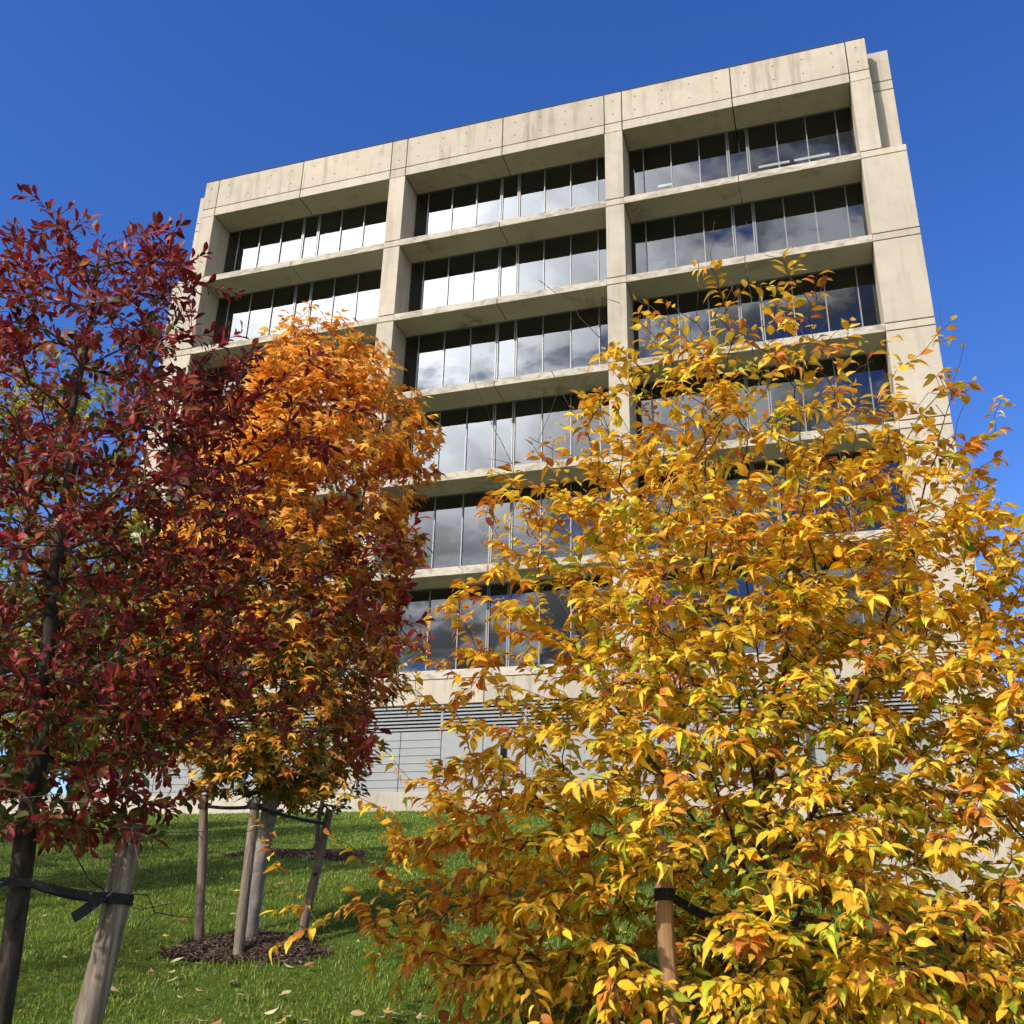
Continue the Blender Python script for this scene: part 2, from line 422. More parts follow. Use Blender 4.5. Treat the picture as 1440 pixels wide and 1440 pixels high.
# base storey
for (a, b), mc in zip(bays, mids):
    for s0, s1 in ((a+0.002, mc-g*0.7), (mc+g*0.7, b-0.002)):
        B(UB(s0, s1, 0.03, DEP, -6.23, -6-g), 'base_wall', M['parapet'], 0.012)
    lv = MB()
    zt, zb = bz(-6.235), bz(-6.465); n = 7
    for i in range(n):
        z = zb + (zt-zb)*(i+0.5)/n
        x0, x1 = bx(a)+0.02, bx(b)-0.02; q = len(lv.v)
        lv.v += [(x0, YF+0.06, z-0.045), (x1, YF+0.06, z-0.045), (x1, YF+0.06, z+0.01), (x0, YF+0.06, z+0.01),
                 (x0, YF+0.16, z+0.05), (x1, YF+0.16, z+0.05)]
        lv.f += [(q, q+1, q+2, q+3), (q+3, q+2, q+5, q+4)]; lv.m += [0, 0]
    for f_ in (0.0, 0.333, 0.666, 1.0):
        xx = bx(a)+0.04+(bx(b)-bx(a)-0.08)*f_
        lv.box((xx-0.04, YF+0.045, zb), (xx+0.04, YF+0.17, zt))
    B(lv, 'louver_vent', M['panel'])
    B(UB(a, b, 0.35, 0.4, -6.47, -6.225), 'vent_back', M['hole'])
    # corrugated grey siding with thin pale ribs
    npan = 6
    for i in range(npan):
        p0 = a+(b-a)*i/npan; p1 = a+(b-a)*(i+1)/npan
        sd = MB()
        sd.box((bx(p0)+0.012, YF+0.10, bz(-7.0)), (bx(p1)-0.012, YF+0.2, bz(-6.47)))
        if i in (0, 1):
            for q in range(7):
                z = bz(-7.0)+0.16+q*0.27
                sd.box((bx(p0)+0.02, YF+0.078, z), (bx(p1)-0.02, YF+0.10, z+0.02))
        B(sd, 'siding_panel', M['panel'], 0.006)
    for i in (3,):
        p0 = a+(b-a)*(i+0.42)/npan
        B(MB().box((bx(p0), YF+0.06, bz(-6.98)), (bx(p0)+0.22, YF+0.098, bz(-6.56))), 'slit_window', M['glass'])
    B(UB(a, b, -0.02, DEP, -9.2, -7.0), 'plinth', M['base'], 0.012)

# low wall running on to the left of the building
w = MB().box((bx(LE)-14, YF+0.4, 4.0), (bx(LE)-0.02, YF+0.75, 6.05))
for k in range(5): w.box((bx(LE)-14+k*2.8-0.1, YF+0.37, 4.0), (bx(LE)-14+k*2.8-0.085, YF+0.40, 6.0), 1)
tag(w.build('concrete_wall', [M['base'], M['joint']], None, 0.02), 'low pale concrete wall running left from the foot of the office block', 'wall')

# ---------------------------------------------------------------- leaf templates
def ovate(wid, arch, fold, tipdroop=0.0, peak=0.45, twist=0.0):
    """ovate leaf along +x, normal +z, length 1; returns verts, tris, tone"""
    ts = np.array([0.0, 0.12, 0.3, 0.5, 0.7, 0.87, 1.0])
    w = np.array([0.0, 0.55, 0.95, 1.0, 0.74, 0.36, 0.0])*wid*0.5
    if peak > 0.5: w = np.array([0.0, 0.32, 0.68, 0.95, 1.0, 0.62, 0.0])*wid*0.5
    mid = []; z0 = []
    for t_ in ts:
        mid.append((t_, 0, -arch*t_*t_ - tipdroop*max(0, t_-0.6)**2*3))
    mid = np.array(mid)
    V = [tuple(m_) for m_ in mid]; tone = [1.12]*len(ts)
    L = []; R_ = []
    for i in range(1, len(ts)-1):
        wob = 1+0.06*math.sin(i*2.3)
        tw = twist*(ts[i]-0.4)
        V.append((ts[i]-0.02, w[i]*wob, mid[i, 2]+fold*w[i]+tw*w[i])); L.append(len(V)-1); tone.append(0.93)
        V.append((ts[i]-0.02, -w[i]*wob, mid[i, 2]+fold*w[i]-tw*w[i])); R_.append(len(V)-1); tone.append(0.93)
    T = []
    n = len(ts)
    for S_, flip in ((L, False), (R_, True)):
        seq = [0]+S_+[n-1]
        for i in range(n-1):
            a_, b_ = i, i+1; c_, d_ = seq[i], seq[i+1]
            tr_ = []
            if i == 0: tr_.append((a_, b_, d_))
            elif i == n-2: tr_.append((a_, b_, c_))
            else: tr_ += [(a_, b_, d_), (a_, d_, c_)]
            for q in tr_: T.append(q if not flip else (q[0], q[2], q[1]))
    # petiole
    k = len(V)
    V += [(-0.16, 0.008, 0.02), (-0.16, -0.008, 0.02), (0.03, -0.012, 0), (0.03, 0.012, 0)]; tone += [0.8]*4
    T += [(k, k+1, k+2), (k, k+2, k+3)]
    return np.array(V, float), np.array(T, int), np.array(tone)

def palmate(arch, cup):
    pts = [(0.0, 0.0)]
    lobes = [(-128, 0.42), (-62, 0.78), (0, 1.0), (62, 0.78), (128, 0.42)]
    out = []
    for i, (a_, l_) in enumerate(lobes):
        a_ = math.radians(a_)
        for da, f in ((-14, 0.62), (0, 1.0), (14, 0.62)):
            b_ = a_+math.radians(da)
            out.append((f*l_*math.cos(b_)*0.72, f*l_*math.sin(b_)*0.72))
        if i < 4:
            m_ = math.radians((lobes[i][0]+lobes[i+1][0])/2); r_ = 0.27
            out.append((r_*math.cos(m_), r_*math.sin(m_)))
    V = [(0.28, 0, 0)] + [(0.28+x, y, -arch*(x*x+y*y)+cup*abs(y)) for x, y in out]
    n = len(out)
    T = [(0, 1+i, 2+i) for i in range(n-1)] + [(0, n, 1)]
    tone = [1.05]+[0.97]*n
    k = len(V)
    V += [(-0.3, 0.01, 0.03), (-0.3, -0.01, 0.03), (0.2, -0.01, 0), (0.2, 0.01, 0)]; tone += [0.8]*4
    T += [(k, k+1, k+2), (k, k+2, k+3)]
    return np.array(V, float), np.array(T, int), np.array(tone)

TPL_BEECH = [ovate(0.52, 0.18, 0.25), ovate(0.46, 0.05, 0.5, 0.3), ovate(0.56, 0.32, 0.12), ovate(0.42, 0.2, 0.7, 0.2, twist=0.3), ovate(0.52, 0.12, 0.2, 0.6, twist=-0.35), ovate(0.58, 0.08, 0.15, 0.2), ovate(0.36, 0.6, 0.8, 0.5, twist=0.6)]
TPL_TUPELO = [ovate(0.42, 0.15, 0.5, peak=0.6), ovate(0.46, 0.3, 0.3, peak=0.6), ovate(0.36, -0.1, 0.8, peak=0.6), ovate(0.42, 0.4, 0.4, peak=0.6, twist=0.5)]
TPL_MAPLE = [palmate(0.35, 0.1), palmate(0.6, -0.15), palmate(0.2, 0.35), palmate(0.9, 0.1)]
TPL_NARROW = [ovate(0.32, 0.7, 0.4, 0.6), ovate(0.3, 0.5, 0.6, 0.9)]

def leaves(name, P, A, N, size, C, tpls, mat, parent, loc):
    """P positions, A leaf axes, N normals, C colours -> one crown mesh of real leaves"""
    P = np.asarray(P); A = norm(A); N = np.asarray(N)
    N = norm(N - (N*A).sum(1, keepdims=True)*A); Bt = np.cross(N, A)
    idx = rng.integers(0, len(tpls), len(P))
    VV = []; TT = []; CC = []; n = 0
    for k, (tv, tt, tone) in enumerate(tpls):
        s = np.where(idx == k)[0]
        if not len(s): continue
        sz = size[s][:, None, None]
        asp = rng.uniform(0.85, 1.15, len(s))[:, None, None]
        v = P[s][:, None, :] + sz*(tv[None, :, 0:1]*A[s][:, None, :] + asp*tv[None, :, 1:2]*Bt[s][:, None, :] + tv[None, :, 2:3]*N[s][:, None, :])
        c = C[s][:, None, :]*tone[None, :, None]
        m_ = len(tv)
        TT.append((tt[None]+(np.arange(len(s))*m_)[:, None, None]).reshape(-1, 3)+n)
        VV.append(v.reshape(-1, 3)); CC.append(c.reshape(-1, 3)); n += len(s)*m_
    return tri_mesh(name, np.concatenate(VV)-np.asarray(loc), np.concatenate(TT), mat, np.concatenate(CC), True, (0, 0, 0), parent)

# ---------------------------------------------------------------- tree skeletons
class Skel:
    def __init__(s, leaders):
        s.p = []; s.par = []; s.own = []     # own: 0 = trunk, else limb id
        for li, pts in enumerate(leaders):
            pts = [np.array(q, float) for q in pts]
            prev = -1
            if li > 0:
                d = [np.linalg.norm(pts[0]-q) for q in s.p]; prev = int(np.argmin(d))
            for a_, b_ in zip(pts[:-1], pts[1:]):
                n = max(1, int(np.linalg.norm(b_-a_)/0.1))
                for i in range(0 if (prev < 0) else 1, n+1):
                    q = a_+(b_-a_)*i/n
                    if prev >= 0: q = q+rng.normal(size=3)*0.006
                    s.p.append(q); s.par.append(prev); s.own.append(0 if li == 0 else -li); prev = len(s.p)-1
        s.nlimb = 0
        s.low = None
    def grow(s, q, minz, rise=0.5, step=0.07, jit=0.012, stiff=False):
        P = np.array(s.p); d = q[None]-P
        dist = np.linalg.norm(d, axis=1); hor = np.linalg.norm(d[:, :2], axis=1)
        want = rise*hor                                   # want the parent this much lower
        bad = np.abs((d[:, 2]-want))
        cost = dist+0.55*bad+np.where(P[:, 2] < minz, 50, 0)
        cost = cost + np.where(np.array(s.own) == 0, 0.0, 0.03)
        i = int(np.argmin(cost)); a_ = s.p[i].copy()
        L = np.linalg.norm(q-a_); n = max(2, int(L/step))
        if s.par[i] >= 0: d0 = norm(s.p[i]-s.p[s.par[i]])
        else: d0 = np.array([0, 0, 1.0])
        out = norm(q-a_)
        ctl = a_+(out*0.65+d0*0.25+np.array([0, 0, 0.12]))*L*0.5
        if stiff: ctl = a_+out*L*0.5-np.array([0, 0, 0.06])*L
        if s.own[i] == 0:
            s.nlimb += 1; own = s.nlimb
        else: own = s.own[i]
        prev = i; ids = []
        for k in range(1, n+1):
            t_ = k/n
            pt = (1-t_)**2*a_+2*t_*(1-t_)*ctl+t_*t_*q
            if k < n: pt = pt+rng.normal(size=3)*jit
            s.p.append(pt); s.par.append(prev); s.own.append(own); prev = len(s.p)-1; ids.append(prev)
        return ids
    def build(s, root, loc, r_tip, r_base, mat_trunk, mat_limb, expo=2.3, k_trunk=12):
        n = len(s.p); P = np.array(s.p); ch = [[] for _ in range(n)]
        for i, q in enumerate(s.par):
            if q >= 0: ch[q].append(i)
        acc = np.zeros(n)
        for i in range(n-1, -1, -1):
            if not ch[i]: acc[i] += 1.0
            if s.par[i] >= 0: acc[s.par[i]] += acc[i]
        r = r_tip*acc**(1/expo)
        r = r_tip + (r-r_tip)*(r_base-r_tip)/max(1e-6, r[0]-r_tip)
        zz = P[:, 2]-P[0, 2]
        trunkmask = np.array(s.own) == 0
        r = np.where(trunkmask, np.maximum(r, 0.0), r)*np.where(trunkmask, 1+0.35*np.exp(-zz/0.09), 1)
        size = np.array(acc)
        done = np.zeros(n, bool); groups = {}
        order = [0]
        starts = [(0, -1)]
        while starts:
            i, par = starts.pop()
            chain = [par] if par >= 0 else []
            own = s.own[i]
            while True:
                chain.append(i)
                c = [q for q in ch[i]]
                same = [q for q in c if s.own[q] == own]
                if not same:
                    for q in c: starts.append((q, i))
                    break
                nxt = max(same, key=lambda q: acc[q])
                for q in c:
                    if q != nxt: starts.append((q, i))
                i = nxt
            if len(chain) < 2: continue
            rr = r[chain].copy()
            if par >= 0: rr[0] = min(rr[0], rr[1]*1.25)
            kk = k_trunk if own == 0 else (6 if rr.max() > 0.006 else 4)
            groups.setdefault(own, []).append(tube(P[chain]-np.asarray(loc), rr, kk, len(chain), 0.05 if own == 0 else 0))
        for own, parts in sorted(groups.items()):
            V, T = merge(parts)
            tri_mesh('trunk' if own == 0 else 'limb', V, T, mat_trunk if own == 0 else mat_limb, None, True, (0, 0, 0), root)
        s.r = r

def hvec(px_az):
    return np.array([math.sin(px_az), math.cos(px_az), 0.0])

def env_points(n, base, zs, left, right, depth_f, depth_b, zpow, inner=0.5, lump=0.25, seed=1, dens=None):
    """points filling a crown whose half widths vary with height; returns pts, outward dirs"""
    g_ = np.random.default_rng(seed)
    f = norm(np.array([base[0], base[1], 0.0])); rt = np.array([f[1], -f[0], 0.0])
    ph = g_.uniform(0, 6.28, 8)
    pts = []; outs = []
    lo, hi = zs[0], zs[-1]
    Wmax = max(max(-np.array(left)), max(right))
    tries = 0
    while len(pts) < n and tries < n*400:
        tries += 1
        z = g_.uniform(lo, hi)
        l_ = -np.interp(z, zs, left); r_ = np.interp(z, zs, right)
        w = (l_+r_)/2
        acc_ = (w/Wmax)**zpow
        if dens is not None: acc_ *= np.interp(z, dens[0], dens[1])
        if g_.uniform() > acc_: continue
        th = g_.uniform(0, 2*math.pi)
        c_, s_ = math.cos(th), math.sin(th)
        sc = w/Wmax
        rx = r_ if c_ > 0 else l_
        ry = (depth_b if s_ > 0 else depth_f)*(0.35+0.65*sc)
        lmp = 1-lump*(0.5+0.5*math.sin(3*th+ph[0]+2.1*z)*math.sin(4.3*z+ph[1]+1.7*th))
        rad = (g_.uniform()**inner)*lmp
        q = np.array([base[0], base[1], 0.0]) + rt*(c_*rx*rad) + f*(s_*ry*rad) + np.array([0, 0, z])
        o = norm(rt*c_*rx + f*s_*ry)
        # thin out points that crowd one another
        if pts:
            d = np.linalg.norm(np.array(pts)-q, axis=1).min()
            if d < 0.06 and g_.uniform() < 0.8: continue
        pts.append(q); outs.append(o)
    return np.array(pts), np.array(outs)

def pick(cols, w, n):
    c = np.array(cols); i = rng.choice(len(c), n, p=np.array(w)/sum(w))
    return c[i]*rng.uniform(0.8, 1.2, (n, 1))*rng.uniform(0.94, 1.06, (n, 3))

def spray(sk, ids, n, length, start=0.0):
    """positions and directions for n leaves along the end of a twig"""
    P = [sk.p[i] for i in ids]
    par = sk.par[ids[0]]
    if par >= 0: P = [sk.p[par]]+P
    P = np.array(P)
    seg = np.linalg.norm(np.diff(P, axis=0), axis=1); s = np.concatenate([[0], np.cumsum(seg)])
    L = s[-1]; a_ = max(0.0, L-length)
    t_ = np.linspace(a_+start*min(L, length), L, n)
    pos = np.stack([np.interp(t_, s, P[:, k]) for k in range(3)], -1)
    d = norm(P[-1]-P[max(0, len(P)-4)])
    dirs = np.repeat(d[None], n, 0)
    return pos, dirs, t_/max(L, 1e-6)

# ================================================================ yellow tree (right foreground)
def yellow_tree():
    bx_, by_ = -0.36, 4.69
    bz_ = H(bx_, by_)-0.02
    base = np.array([bx_, by_, bz_])
    root = empty('yellow_tree', base, 'broad young tree full of golden yellow leaves with bare twig tips, right foreground', 'tree')
    f = norm(np.array([bx_, by_, 0])); rt = np.array([f[1], -f[0], 0])
    def at(s, d, z): return base*[1, 1, 0] + rt*s + f*d + np.array([0, 0, z])
    sk = Skel([[at(0, 0, bz_), at(0.02, 0.02, 1.6), at(0.0, 0, 2.3), at(-0.08, 0.03, 2.9), at(-0.16, 0, 3.5), at(-0.13, -0.02, 4.1), at(-0.08, 0, 4.5)],
               [at(0.01, 0, 2.0), at(0.12, 0.06, 2.5), at(0.26, 0.1, 3.2), at(0.34, 0.1, 3.9), at(0.4, 0.08, 4.4)],
               [at(0.01, 0, 1.75), at(0.3, -0.2, 2.2), at(0.55, -0.32, 2.75), at(0.85, -0.35, 3.5), at(1.1, -0.3, 4.2)],
               [at(0.01, 0, 1.7), at(-0.3, -0.2, 2.1), at(-0.6, -0.35, 2.55), at(-0.9, -0.3, 3.2), at(-1.1, -0.2, 3.7)],
               [at(0.01, 0, 1.6), at(-0.1, -0.35, 1.95), at(-0.2, -0.7, 2.3), at(-0.25, -0.85, 2.8)],
               [at(0.01, 0, 1.9), at(0.1, 0.4, 2.4), at(0.05, 0.7, 3.1), at(0.0, 0.75, 3.8)]])
    zs = [1.12, 1.3, 1.6, 2.1, 2.84, 3.4, 3.97, 4.25, 4.5, 4.72]
    left = [-1.35, -1.7, -2.1, -2.1, -1.75, -1.45, -1.22, -0.95, -0.65, -0.35]
    right = [1.5, 1.7, 1.9, 1.9, 1.78, 1.6, 1.42, 1.3, 1.05, 0.6]
    pts, outs = env_points(3800, base, zs, left, right, 1.35, 1.5, 1.5, inner=0.42, lump=0.28, seed=5,
                           dens=([1.1, 2.0, 3.0, 3.5, 4.0, 4.4, 5.0], [0.95, 1, 0.95, 0.72, 0.46, 0.30, 0.2]))
    sx_ = (pts-base)@rt
    kp = ~((sx_ < -0.7) & (pts[:, 2] > 2.3) & (rng.uniform(size=len(pts)) < 0.5)) & ~((sx_ > 0.7) & (pts[:, 2] > 3.5) & (rng.uniform(size=len(pts)) < 0.3))
    dx_ = (pts-base)@f
    kp &= ~((sx_ > -0.5) & (sx_ < -0.24) & (dx_ < -0.35) & (pts[:, 2] > 1.48) & (pts[:, 2] < 1.82))
    pts = pts[kp]; outs = outs[kp]
    low = [(-1.75, -0.3, 1.75), (-1.95, -0.2, 1.6), (-2.1, -0.3, 1.5), (-2.2, -0.1, 1.85), (-2.3, -0.2, 2.05), (-2.05, 0.1, 2.2), (-2.25, 0.0, 1.65), (-1.6, -0.4, 1.45), (-1.85, 0.1, 2.45), (-1.8, -0.5, 1.95), (-1.45, -0.5, 1.3), (-0.45, 0, 4.78), (-0.42, -0.1, 4.62), (-0.5, 0.1, 4.5), (-0.4, 0.05, 4.4), (0.3, 0, 4.85), (0.27, 0.05, 4.7), (0.34, 0.0, 4.6), (1.02, -0.2, 4.3), (1.28, -0.1, 4.0), (1.2, 0.0, 4.15)]
    pts = np.concatenate([pts, np.array([at(*q) for q in low])]); outs = np.concatenate([outs, np.repeat(-rt[None], len(low), 0)])
    o = np.argsort(np.linalg.norm((pts-base)[:, :2], axis=1))
    P = []; A = []; N = []; SZ = []; Q = []
    for i in o:
        q = pts[i]; z = q[2]
        ids = sk.grow(q, 1.45, rise=np.interp(z, [1.6, 2.4, 3.4, 4.4], [0.05, 0.3, 0.6, 1.0]))
        if 4.0 < z < 4.58 and rng.uniform() < 0.25:       # bare whips
            continue
        n = rng.integers(9, 15) if z < 4.1 else rng.integers(5, 9)
        pos, dirs, tt = spray(sk, ids, n, rng.uniform(0.24, 0.42))
        d = dirs[0]
        side = norm(np.cross(d, [0, 0, 1.0])+1e-6)
        sg = np.where(np.arange(n) % 2 == 0, 1.0, -1.0)[:, None]
        ax = dirs*rng.uniform(0.3, 0.7, (n, 1)) + sg*side*rng.uniform(0.6, 1.0, (n, 1)) + outs[i]*0.25 + np.array([0, 0, -1])*rng.uniform(-0.1, 0.45, (n, 1))*(1+0.8*(rng.uniform() < 0.25)) + rng.normal(size=(n, 3))*0.22
        nm = np.array([0, 0, 1.0]) + outs[i]*rng.uniform(-0.1, 0.75, (n, 1)) + rng.normal(size=(n, 3))*0.38
        P.append(pos + norm(ax)*0.012); A.append(ax); N.append(nm)
        SZ.append(0.034+0.048*rng.uniform(size=n)**1.25); Q.append(np.full(n, i))
    P, A, N, SZ, Q = map(np.concatenate, (P, A, N, SZ, Q))
    n = len(P)
    rad = np.linalg.norm((P-base)[:, :2], axis=1)
    R_ = np.interp(P[:, 2], zs, right)
    rel = np.clip(rad/R_, 0, 1.2)
    yel = pick([(0.83, 0.49, 0.03), (0.87, 0.58, 0.045), (0.78, 0.40, 0.025), (0.83, 0.60, 0.07)], [4, 4, 2.2, 2], n)
    ora = pick([(0.68, 0.27, 0.03), (0.6, 0.2, 0.03), (0.66, 0.2, 0.06), (0.48, 0.19, 0.035)], [4, 2, 1.2, 1.2], n)
    grn = pick([(0.55, 0.55, 0.04), (0.34, 0.40, 0.03), (0.14, 0.22, 0.02)], [4, 2.5, 1.2], n)
    tw = rng.uniform(size=3800)[Q % 3800]
    po = np.clip(0.03+0.16*(rel-0.6)+0.10*(P[:, 2] > 3.6), 0, 1) + (tw > 0.80)*0.5 + 0.2*((P-base)@rt < -1.0)
    pg = np.clip(0.85*(0.72-rel), 0, 1)*np.clip((3.6-P[:, 2])/1.2, 0.1, 1) + (tw < 0.08)*0.4
    u = rng.uniform(size=n)
    C = np.where((u < po)[:, None], ora, np.where((u < po+pg)[:, None], grn, yel))
    # long bare shoots rising out of the top
    for k in range(80):
        a_ = rng.uniform(0, 6.28); z = rng.uniform(3.4, 4.7)
        ww = np.interp(z, zs, right)*rng.uniform(0.35, 0.95)
        q = base*[1, 1, 0] + rt*math.cos(a_)*ww + f*math.sin(a_)*ww*0.8 + np.array([0, 0, z+rng.uniform(0.1, 0.45)])
        if math.cos(a_) < -0.2 and z > 4.2: continue
        sk.grow(q, 2.0, rise=1.6, jit=0.005, stiff=True)
    sk.build(root, base, 0.0016, 0.040, M['bark_brown'], M['twig'], 2.1)
    leaves('crown', P, A, N, SZ, C, TPL_BEECH, M['leaf_yellow'], root, base)
    print('yellow leaves', n)
    return root
yellow_tree()

# ================================================================ red tree (left foreground)
def red_tree():
    bx_, by_ = -2.31, 2.50
    bz_ = H(bx_, by_)-0.02
    base = np.array([bx_, by_, bz_])
    root = empty('red_tree', base, 'young tree with glossy dark crimson leaves and dark trunk, left foreground', 'tree')
    f = norm(np.array([bx_, by_, 0])); rt = np.array([f[1], -f[0], 0])
    def at(s, d, z): return base*[1, 1, 0] + rt*s + f*d + np.array([0, 0, z])
    sk = Skel([[at(0.0, 0, bz_), at(0.035, 0, 1.3), at(0.015, 0, 1.75), at(-0.02, 0.01, 2.15), at(-0.06, 0, 2.6), at(-0.1, 0.01, 3.2), at(-0.14, 0, 3.9)]])
    zs = [1.80, 2.0, 2.2, 2.45, 2.7, 2.9, 3.15, 3.35, 3.48, 3.6, 3.75, 3.92]
    right = [0.55, 0.68, 0.85, 0.92, 0.95, 0.82, 0.62, 0.56, 0.5, 0.28, 0.24, 0.16]
    left = [-0.6, -0.8, -1.0, -1.1, -1.15, -1.15, -1.1, -1.05, -1.0, -0.92, -0.82, -0.62]
    pts, outs = env_points(1280, base, zs, left, right, 0.72, 0.95, 0.9, inner=0.42, lump=0.46, seed=9,
                           dens=([1.8, 2.2, 2.9, 3.4, 4.1], [1, 1, 0.8, 0.75, 0.8]))
    # a few arching sprays reaching over towards the orange tree
    extra = [(0.62, 0.0, 3.3), (0.7, 0.15, 3.2), (0.8, -0.1, 3.0), (0.72, 0.1, 2.95), (0.9, 0.05, 2.9), (1.0, 0.0, 3.42), (0.88, 0.1, 3.5), (0.68, -0.1, 3.6), (0.5, 0.1, 3.45), (0.95, -0.1, 2.5), (0.85, 0.0, 2.35), (1.15, 0.05, 2.8), (1.2, 0.0, 2.65), (0.9, 0.1, 2.65), (1.02, -0.05, 2.4), (0.75, 0.05, 2.2), (1.08, 0.0, 3.2), (0.7, 0.05, 3.45), (0.9, 0.1, 3.15), (0.95, 0, 2.8), (1.05, 0.1, 2.62), (1.12, 0, 2.72), (0.8, 0.1, 3.3), (1.1, 0.1, 2.95), (0.62, -0.05, 3.4), (0.95, 0.1, 3.52), (0.78, 0.05, 3.62), (1.05, 0.15, 3.3), (1.15, 0.0, 3.05), (1.2, 0.1, 2.9), (1.0, 0.2, 2.75), (0.6, 0, 3.55), (0.5, 0.1, 3.6), (0.35, -0.1, 3.78), (0.22, 0, 3.98), (0.12, 0.05, 4.12), (0.06, 0, 4.05)]
    extra += [(rng.uniform(0.5, 1.2), rng.uniform(-0.25, 0.3), rng.uniform(2.1, 3.1)) for _ in range(40)] + [(rng.uniform(0.3, 0.8), rng.uniform(-0.2, 0.3), rng.uniform(3.1, 3.55)) for _ in range(16)]
    ep = np.array([at(*q) for q in extra]); eo = np.repeat(rt[None], len(ep), 0)
    pts = np.concatenate([pts, ep]); outs = np.concatenate([outs, eo])
    o = np.argsort(np.linalg.norm((pts-base)[:, :2], axis=1))
    P = []; A = []; N = []; SZ = []
    for i in o:
        q = pts[i]
        ids = sk.grow(q, 1.75, rise=0.45 if q[2] > 2.3 else 0.1)
        n = rng.integers(10, 17)
        pos, dirs, tt = spray(sk, ids, n, rng.uniform(0.12, 0.24), 0.1)
        az = rng.uniform(0, 6.28)+np.arange(n)*2.4
        d = dirs[0]; X_ = norm(np.cross(d, [0.2, 0.1, 1.0])); Y_ = np.cross(d, X_)
        rad = np.cos(az)[:, None]*X_+np.sin(az)[:, None]*Y_
        end = np.linspace(0, 1, n)[:, None]
        ax = rad*(1.0-0.35*end) + dirs*(0.35+0.5*end) + np.array([0, 0, 0.12]) + rng.normal(size=(n, 3))*0.18 - np.array([0, 0, 0.25])*(q[2] < 2.3)
        nm = dirs*0.8 + np.array([0, 0, 0.7]) - rad*0.2 + rng.normal(size=(n, 3))*0.3
        P.append(pos+norm(ax)*0.01); A.append(ax); N.append(nm); SZ.append(0.022+0.034*rng.uniform(size=n)**1.2)
    P, A, N, SZ = map(np.concatenate, (P, A, N, SZ))
    n = len(P)
    rel = np.linalg.norm((P-base)[:, :2], axis=1)/np.interp(P[:, 2], zs, right)
    red = pick([(0.24, 0.02, 0.020), (0.31, 0.035, 0.022), (0.15, 0.014, 0.016), (0.38, 0.075, 0.03), (0.26, 0.03, 0.042)], [4, 3, 3, 1.4, 1.2], n)
    brn = pick([(0.33, 0.09, 0.025), (0.22, 0.07, 0.025), (0.4, 0.16, 0.03)], [3, 3, 1], n)
    grn = pick([(0.10, 0.11, 0.025), (0.16, 0.15, 0.03), (0.07, 0.09, 0.02)], [2, 1.3, 2], n)
    u = rng.uniform(size=n)
    pb = 0.13+0.2*np.clip(0.8-rel, 0, 1); pg = np.clip(0.85-rel, 0, 1)*0.35+0.15*(P[:, 2] < 2.15)
    C = np.where((u < pb)[:, None], brn, np.where((u < pb+pg)[:, None], grn, red))
    # thin bare lower twigs
    for k in range(26):
        a_ = rng.uniform(-2.6, 2.4); z = rng.uniform(1.5, 1.95); ww = rng.uniform(0.25, 0.75)
        q = base*[1, 1, 0] + rt*math.cos(a_)*ww + f*math.sin(a_)*ww*0.9 + np.array([0, 0, z])
        sk.grow(q, 1.5, rise=rng.uniform(-0.1, 0.25), jit=0.014)
    sk.build(root, base, 0.0013, 0.030, M['bark_dark'], M['bark_brown'], 2.1, 16)
    leaves('crown', P, A, N, SZ, C, TPL_TUPELO, M['leaf_red'], root, base)
    print('red leaves', n)
red_tree()

# ================================================================ orange maple (staked, middle)
def maple_leaf_tree(name, label, cat, base, leaders, zs, left, right, df, db, ntw, nl, size, colf, seed, minz, r_base, bark, tp=TPL_MAPLE, mat='leaf_maple', droop=0.3, group=None, k_trunk=12):
    root = empty(name, base, label, cat, group)
    sk = Skel(leaders)
    pts, outs = env_points(ntw, base, zs, left, right, df, db, 1.0, inner=0.42, lump=0.3, seed=seed)
    o = np.argsort(np.linalg.norm((pts-base)[:, :2], axis=1))
    P = []; A = []; N = []; SZ = []
    for i in o:
        q = pts[i]
        ids = sk.grow(q, minz, rise=1.1, step=0.11, jit=0.012)
        n = rng.integers(nl[0], nl[1])
        pos, dirs, tt = spray(sk, ids, n, rng.uniform(0.25, 0.5))
        th = rng.uniform(0, 6.28, n)
        side = np.stack([np.cos(th), np.sin(th), np.zeros(n)], -1)
        ax = side*0.9 + outs[i]*0.7 + dirs*0.25 - np.array([0, 0, 1])*rng.uniform(0, droop*2, (n, 1)) + rng.normal(size=(n, 3))*0.15
        nm = np.array([0, 0, 0.8]) + outs[i]*rng.uniform(0.2, 1.3, (n, 1)) + rng.normal(size=(n, 3))*0.35
        P.append(pos+norm(ax)*0.03+rng.normal(size=(n, 3))*0.03); A.append(ax); N.append(nm); SZ.append(rng.uniform(*size, n))
    P, A, N, SZ = map(np.concatenate, (P, A, N, SZ))
    rel = np.linalg.norm((P-base)[:, :2], axis=1)/np.maximum(0.1, np.interp(P[:, 2], zs, right))
    C = colf(P, rel, len(P))
    sk.build(root, base, 0.0022, r_base, M[bark], M['bark_brown'], 2.2, k_trunk)
    leaves('crown', P, A, N, SZ, C, tp, M[mat], root, base)
    print(name, len(P))
    return root

